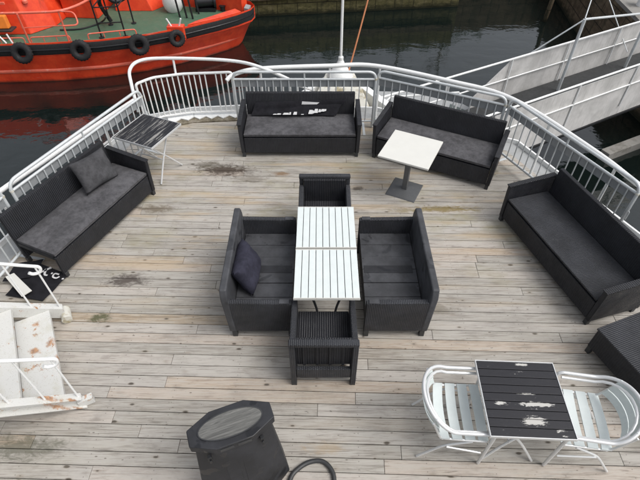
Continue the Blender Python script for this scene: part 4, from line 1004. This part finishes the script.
# ================================================================ GANGWAY
ga = R(29); g0 = Vector((4.15, 8.98)); ud = Vector((math.cos(ga), math.sin(ga))); vd = Vector((-ud.y, ud.x))
gw = empty('gangway', (4.15, 8.98, 0), ga); tag(gw, 'long grey sided gangway with white rails leading up to the quay', 'gangway')
FZ = -1.60; GW = 1.62; L0, L1 = -2.6, 9.5
MB().box(L0, L1, .03, GW - .03, FZ - .12, FZ).build('floor', 'tread_dark', gw)
MB().box(-.7, L1, -.03, -.005, FZ - .30, FZ + .92).build('near_side_sheet', 'sheet', gw)
MB().add([(.35, GW, FZ - .1), (L1, GW, FZ - .1), (L1, GW, FZ + .95), (1.35, GW, FZ + .95), (.35, GW, FZ + .25), (.35, GW + .02, FZ - .1), (L1, GW + .02, FZ - .1), (L1, GW + .02, FZ + .95), (1.35, GW + .02, FZ + .95), (.35, GW + .02, FZ + .25)],
         [(0, 1, 2, 3, 4), (9, 8, 7, 6, 5), (0, 5, 6, 1), (1, 6, 7, 2), (2, 7, 8, 3), (3, 8, 9, 4), (4, 9, 5, 0)]).build('far_side_sheet', 'sheet', gw)
for y, a0 in ((-.05, -2.2), (GW - .04, L0)):
    MB().tube([(a0, y, FZ + 1.02), (L1, y, FZ + 1.02)], .024, 8).build('top_rail', 'white_clean', gw, smooth=True)
    MB().tube([(a0, y, FZ + .52), (L1, y, FZ + .52)], .018, 8).build('middle_rail', 'white_clean', gw, smooth=True)
    x = a0 + .05
    while x < L1:
        MB().tube([(x, y, FZ - .05), (x, y, FZ + 1.02)], .020, 8).build('rail_post', 'white_clean', gw, smooth=True); x += 1.95 if y < 0 else 1.95
MB().box(L0, L1, -.06, -.032, FZ - .36, FZ - .31).build('edge_beam', 'black_paint', gw)
# gantry frame on the gangway
gt = empty('gangway_gantry'); tag(gt, 'galvanised tube frame with stay wires standing on the gangway', 'gantry')
ga1 = Vector((6.10, 11.40, FZ)); ga2 = Vector((8.40, 12.70, FZ)); hh = Vector((0, 0, 1.78)); h2 = Vector((0, 0, 1.45))
MB().tube([ga1, ga1 + hh], .038, 10).build('post', 'galv', gt, smooth=True); MB().tube([ga2, ga2 + h2 * 1.02], .038, 10).build('post', 'galv', gt, smooth=True)
MB().tube([ga1 + hh, ga2 + h2], .028, 8).build('top_bar', 'galv', gt, smooth=True)
MB().tube([ga1 + hh, Vector((5.1, 11.5, FZ + .9))], .018, 8).build('stay', 'galv', gt, smooth=True)
MB().tube([ga1 + hh, ga1 + hh + Vector((1.6, 3.2, 1.2))], .014, 6).build('stay', 'galv', gt, smooth=True)
MB().tube([ga2 + Vector((0, .2, .35)), Vector((7.2, 14.6, .9))], .014, 6).build('stay', 'galv', gt, smooth=True)
# landing pontoon between bow and gangway
lp_ = empty('landing_pontoon'); tag(lp_, 'light grey landing pontoon with white rails beside the bow', 'pontoon')
MB().prism([(.95, 8.35), (4.0, 6.9), (4.9, 8.6), (4.4, 10.0), (3.2, 11.6), (1.2, 11.7)], -2.1, -1.76).build('platform', 'light_grey', lp_, .02)
MB().prism([(3.0, 10.1), (4.0, 9.5), (4.3, 10.0), (3.3, 11.0)], -1.757, -1.745).build('mat', 'teal_mat', lp_)
m = MB()
MB().tube([(1.0, 9.0, -1.0), (1.6, 9.98, -1.0), (3.2, 10.2, -1.0)], .022, 8).build('rail', 'white_clean', lp_, smooth=True)
for p in ((1.0, 9.0), (1.6, 9.98), (2.4, 10.08), (3.2, 10.2)): MB().tube([(*p, -1.76), (*p, -1.0)], .02, 8).build('rail_post', 'white_clean', lp_, smooth=True)
MB().box(1.0, 1.5, 8.5, 9.0, -1.76, -1.3).build('locker', 'white_steel', lp_, .02)
tag(MB().tube([(3.35, 8.85, -1.75), (3.45, 8.9, -.9)], .05, 8).build('timber_post', 'yellow', smooth=True), 'bare timber post on the landing behind the barrier', 'post')
# floating boom right
m = MB().xf(Matrix.Identity(4)); m.box(-.9, 8, -.14, .14, -.14, .14)
o = m.build('floating_boom', 'concrete', None, .02); o.location = (8.6, 11.35, -3.30); o.rotation_euler = (0, 0, R(27)); tag(o, 'grey floating boom lying on the dark water under the gangway', 'boom')
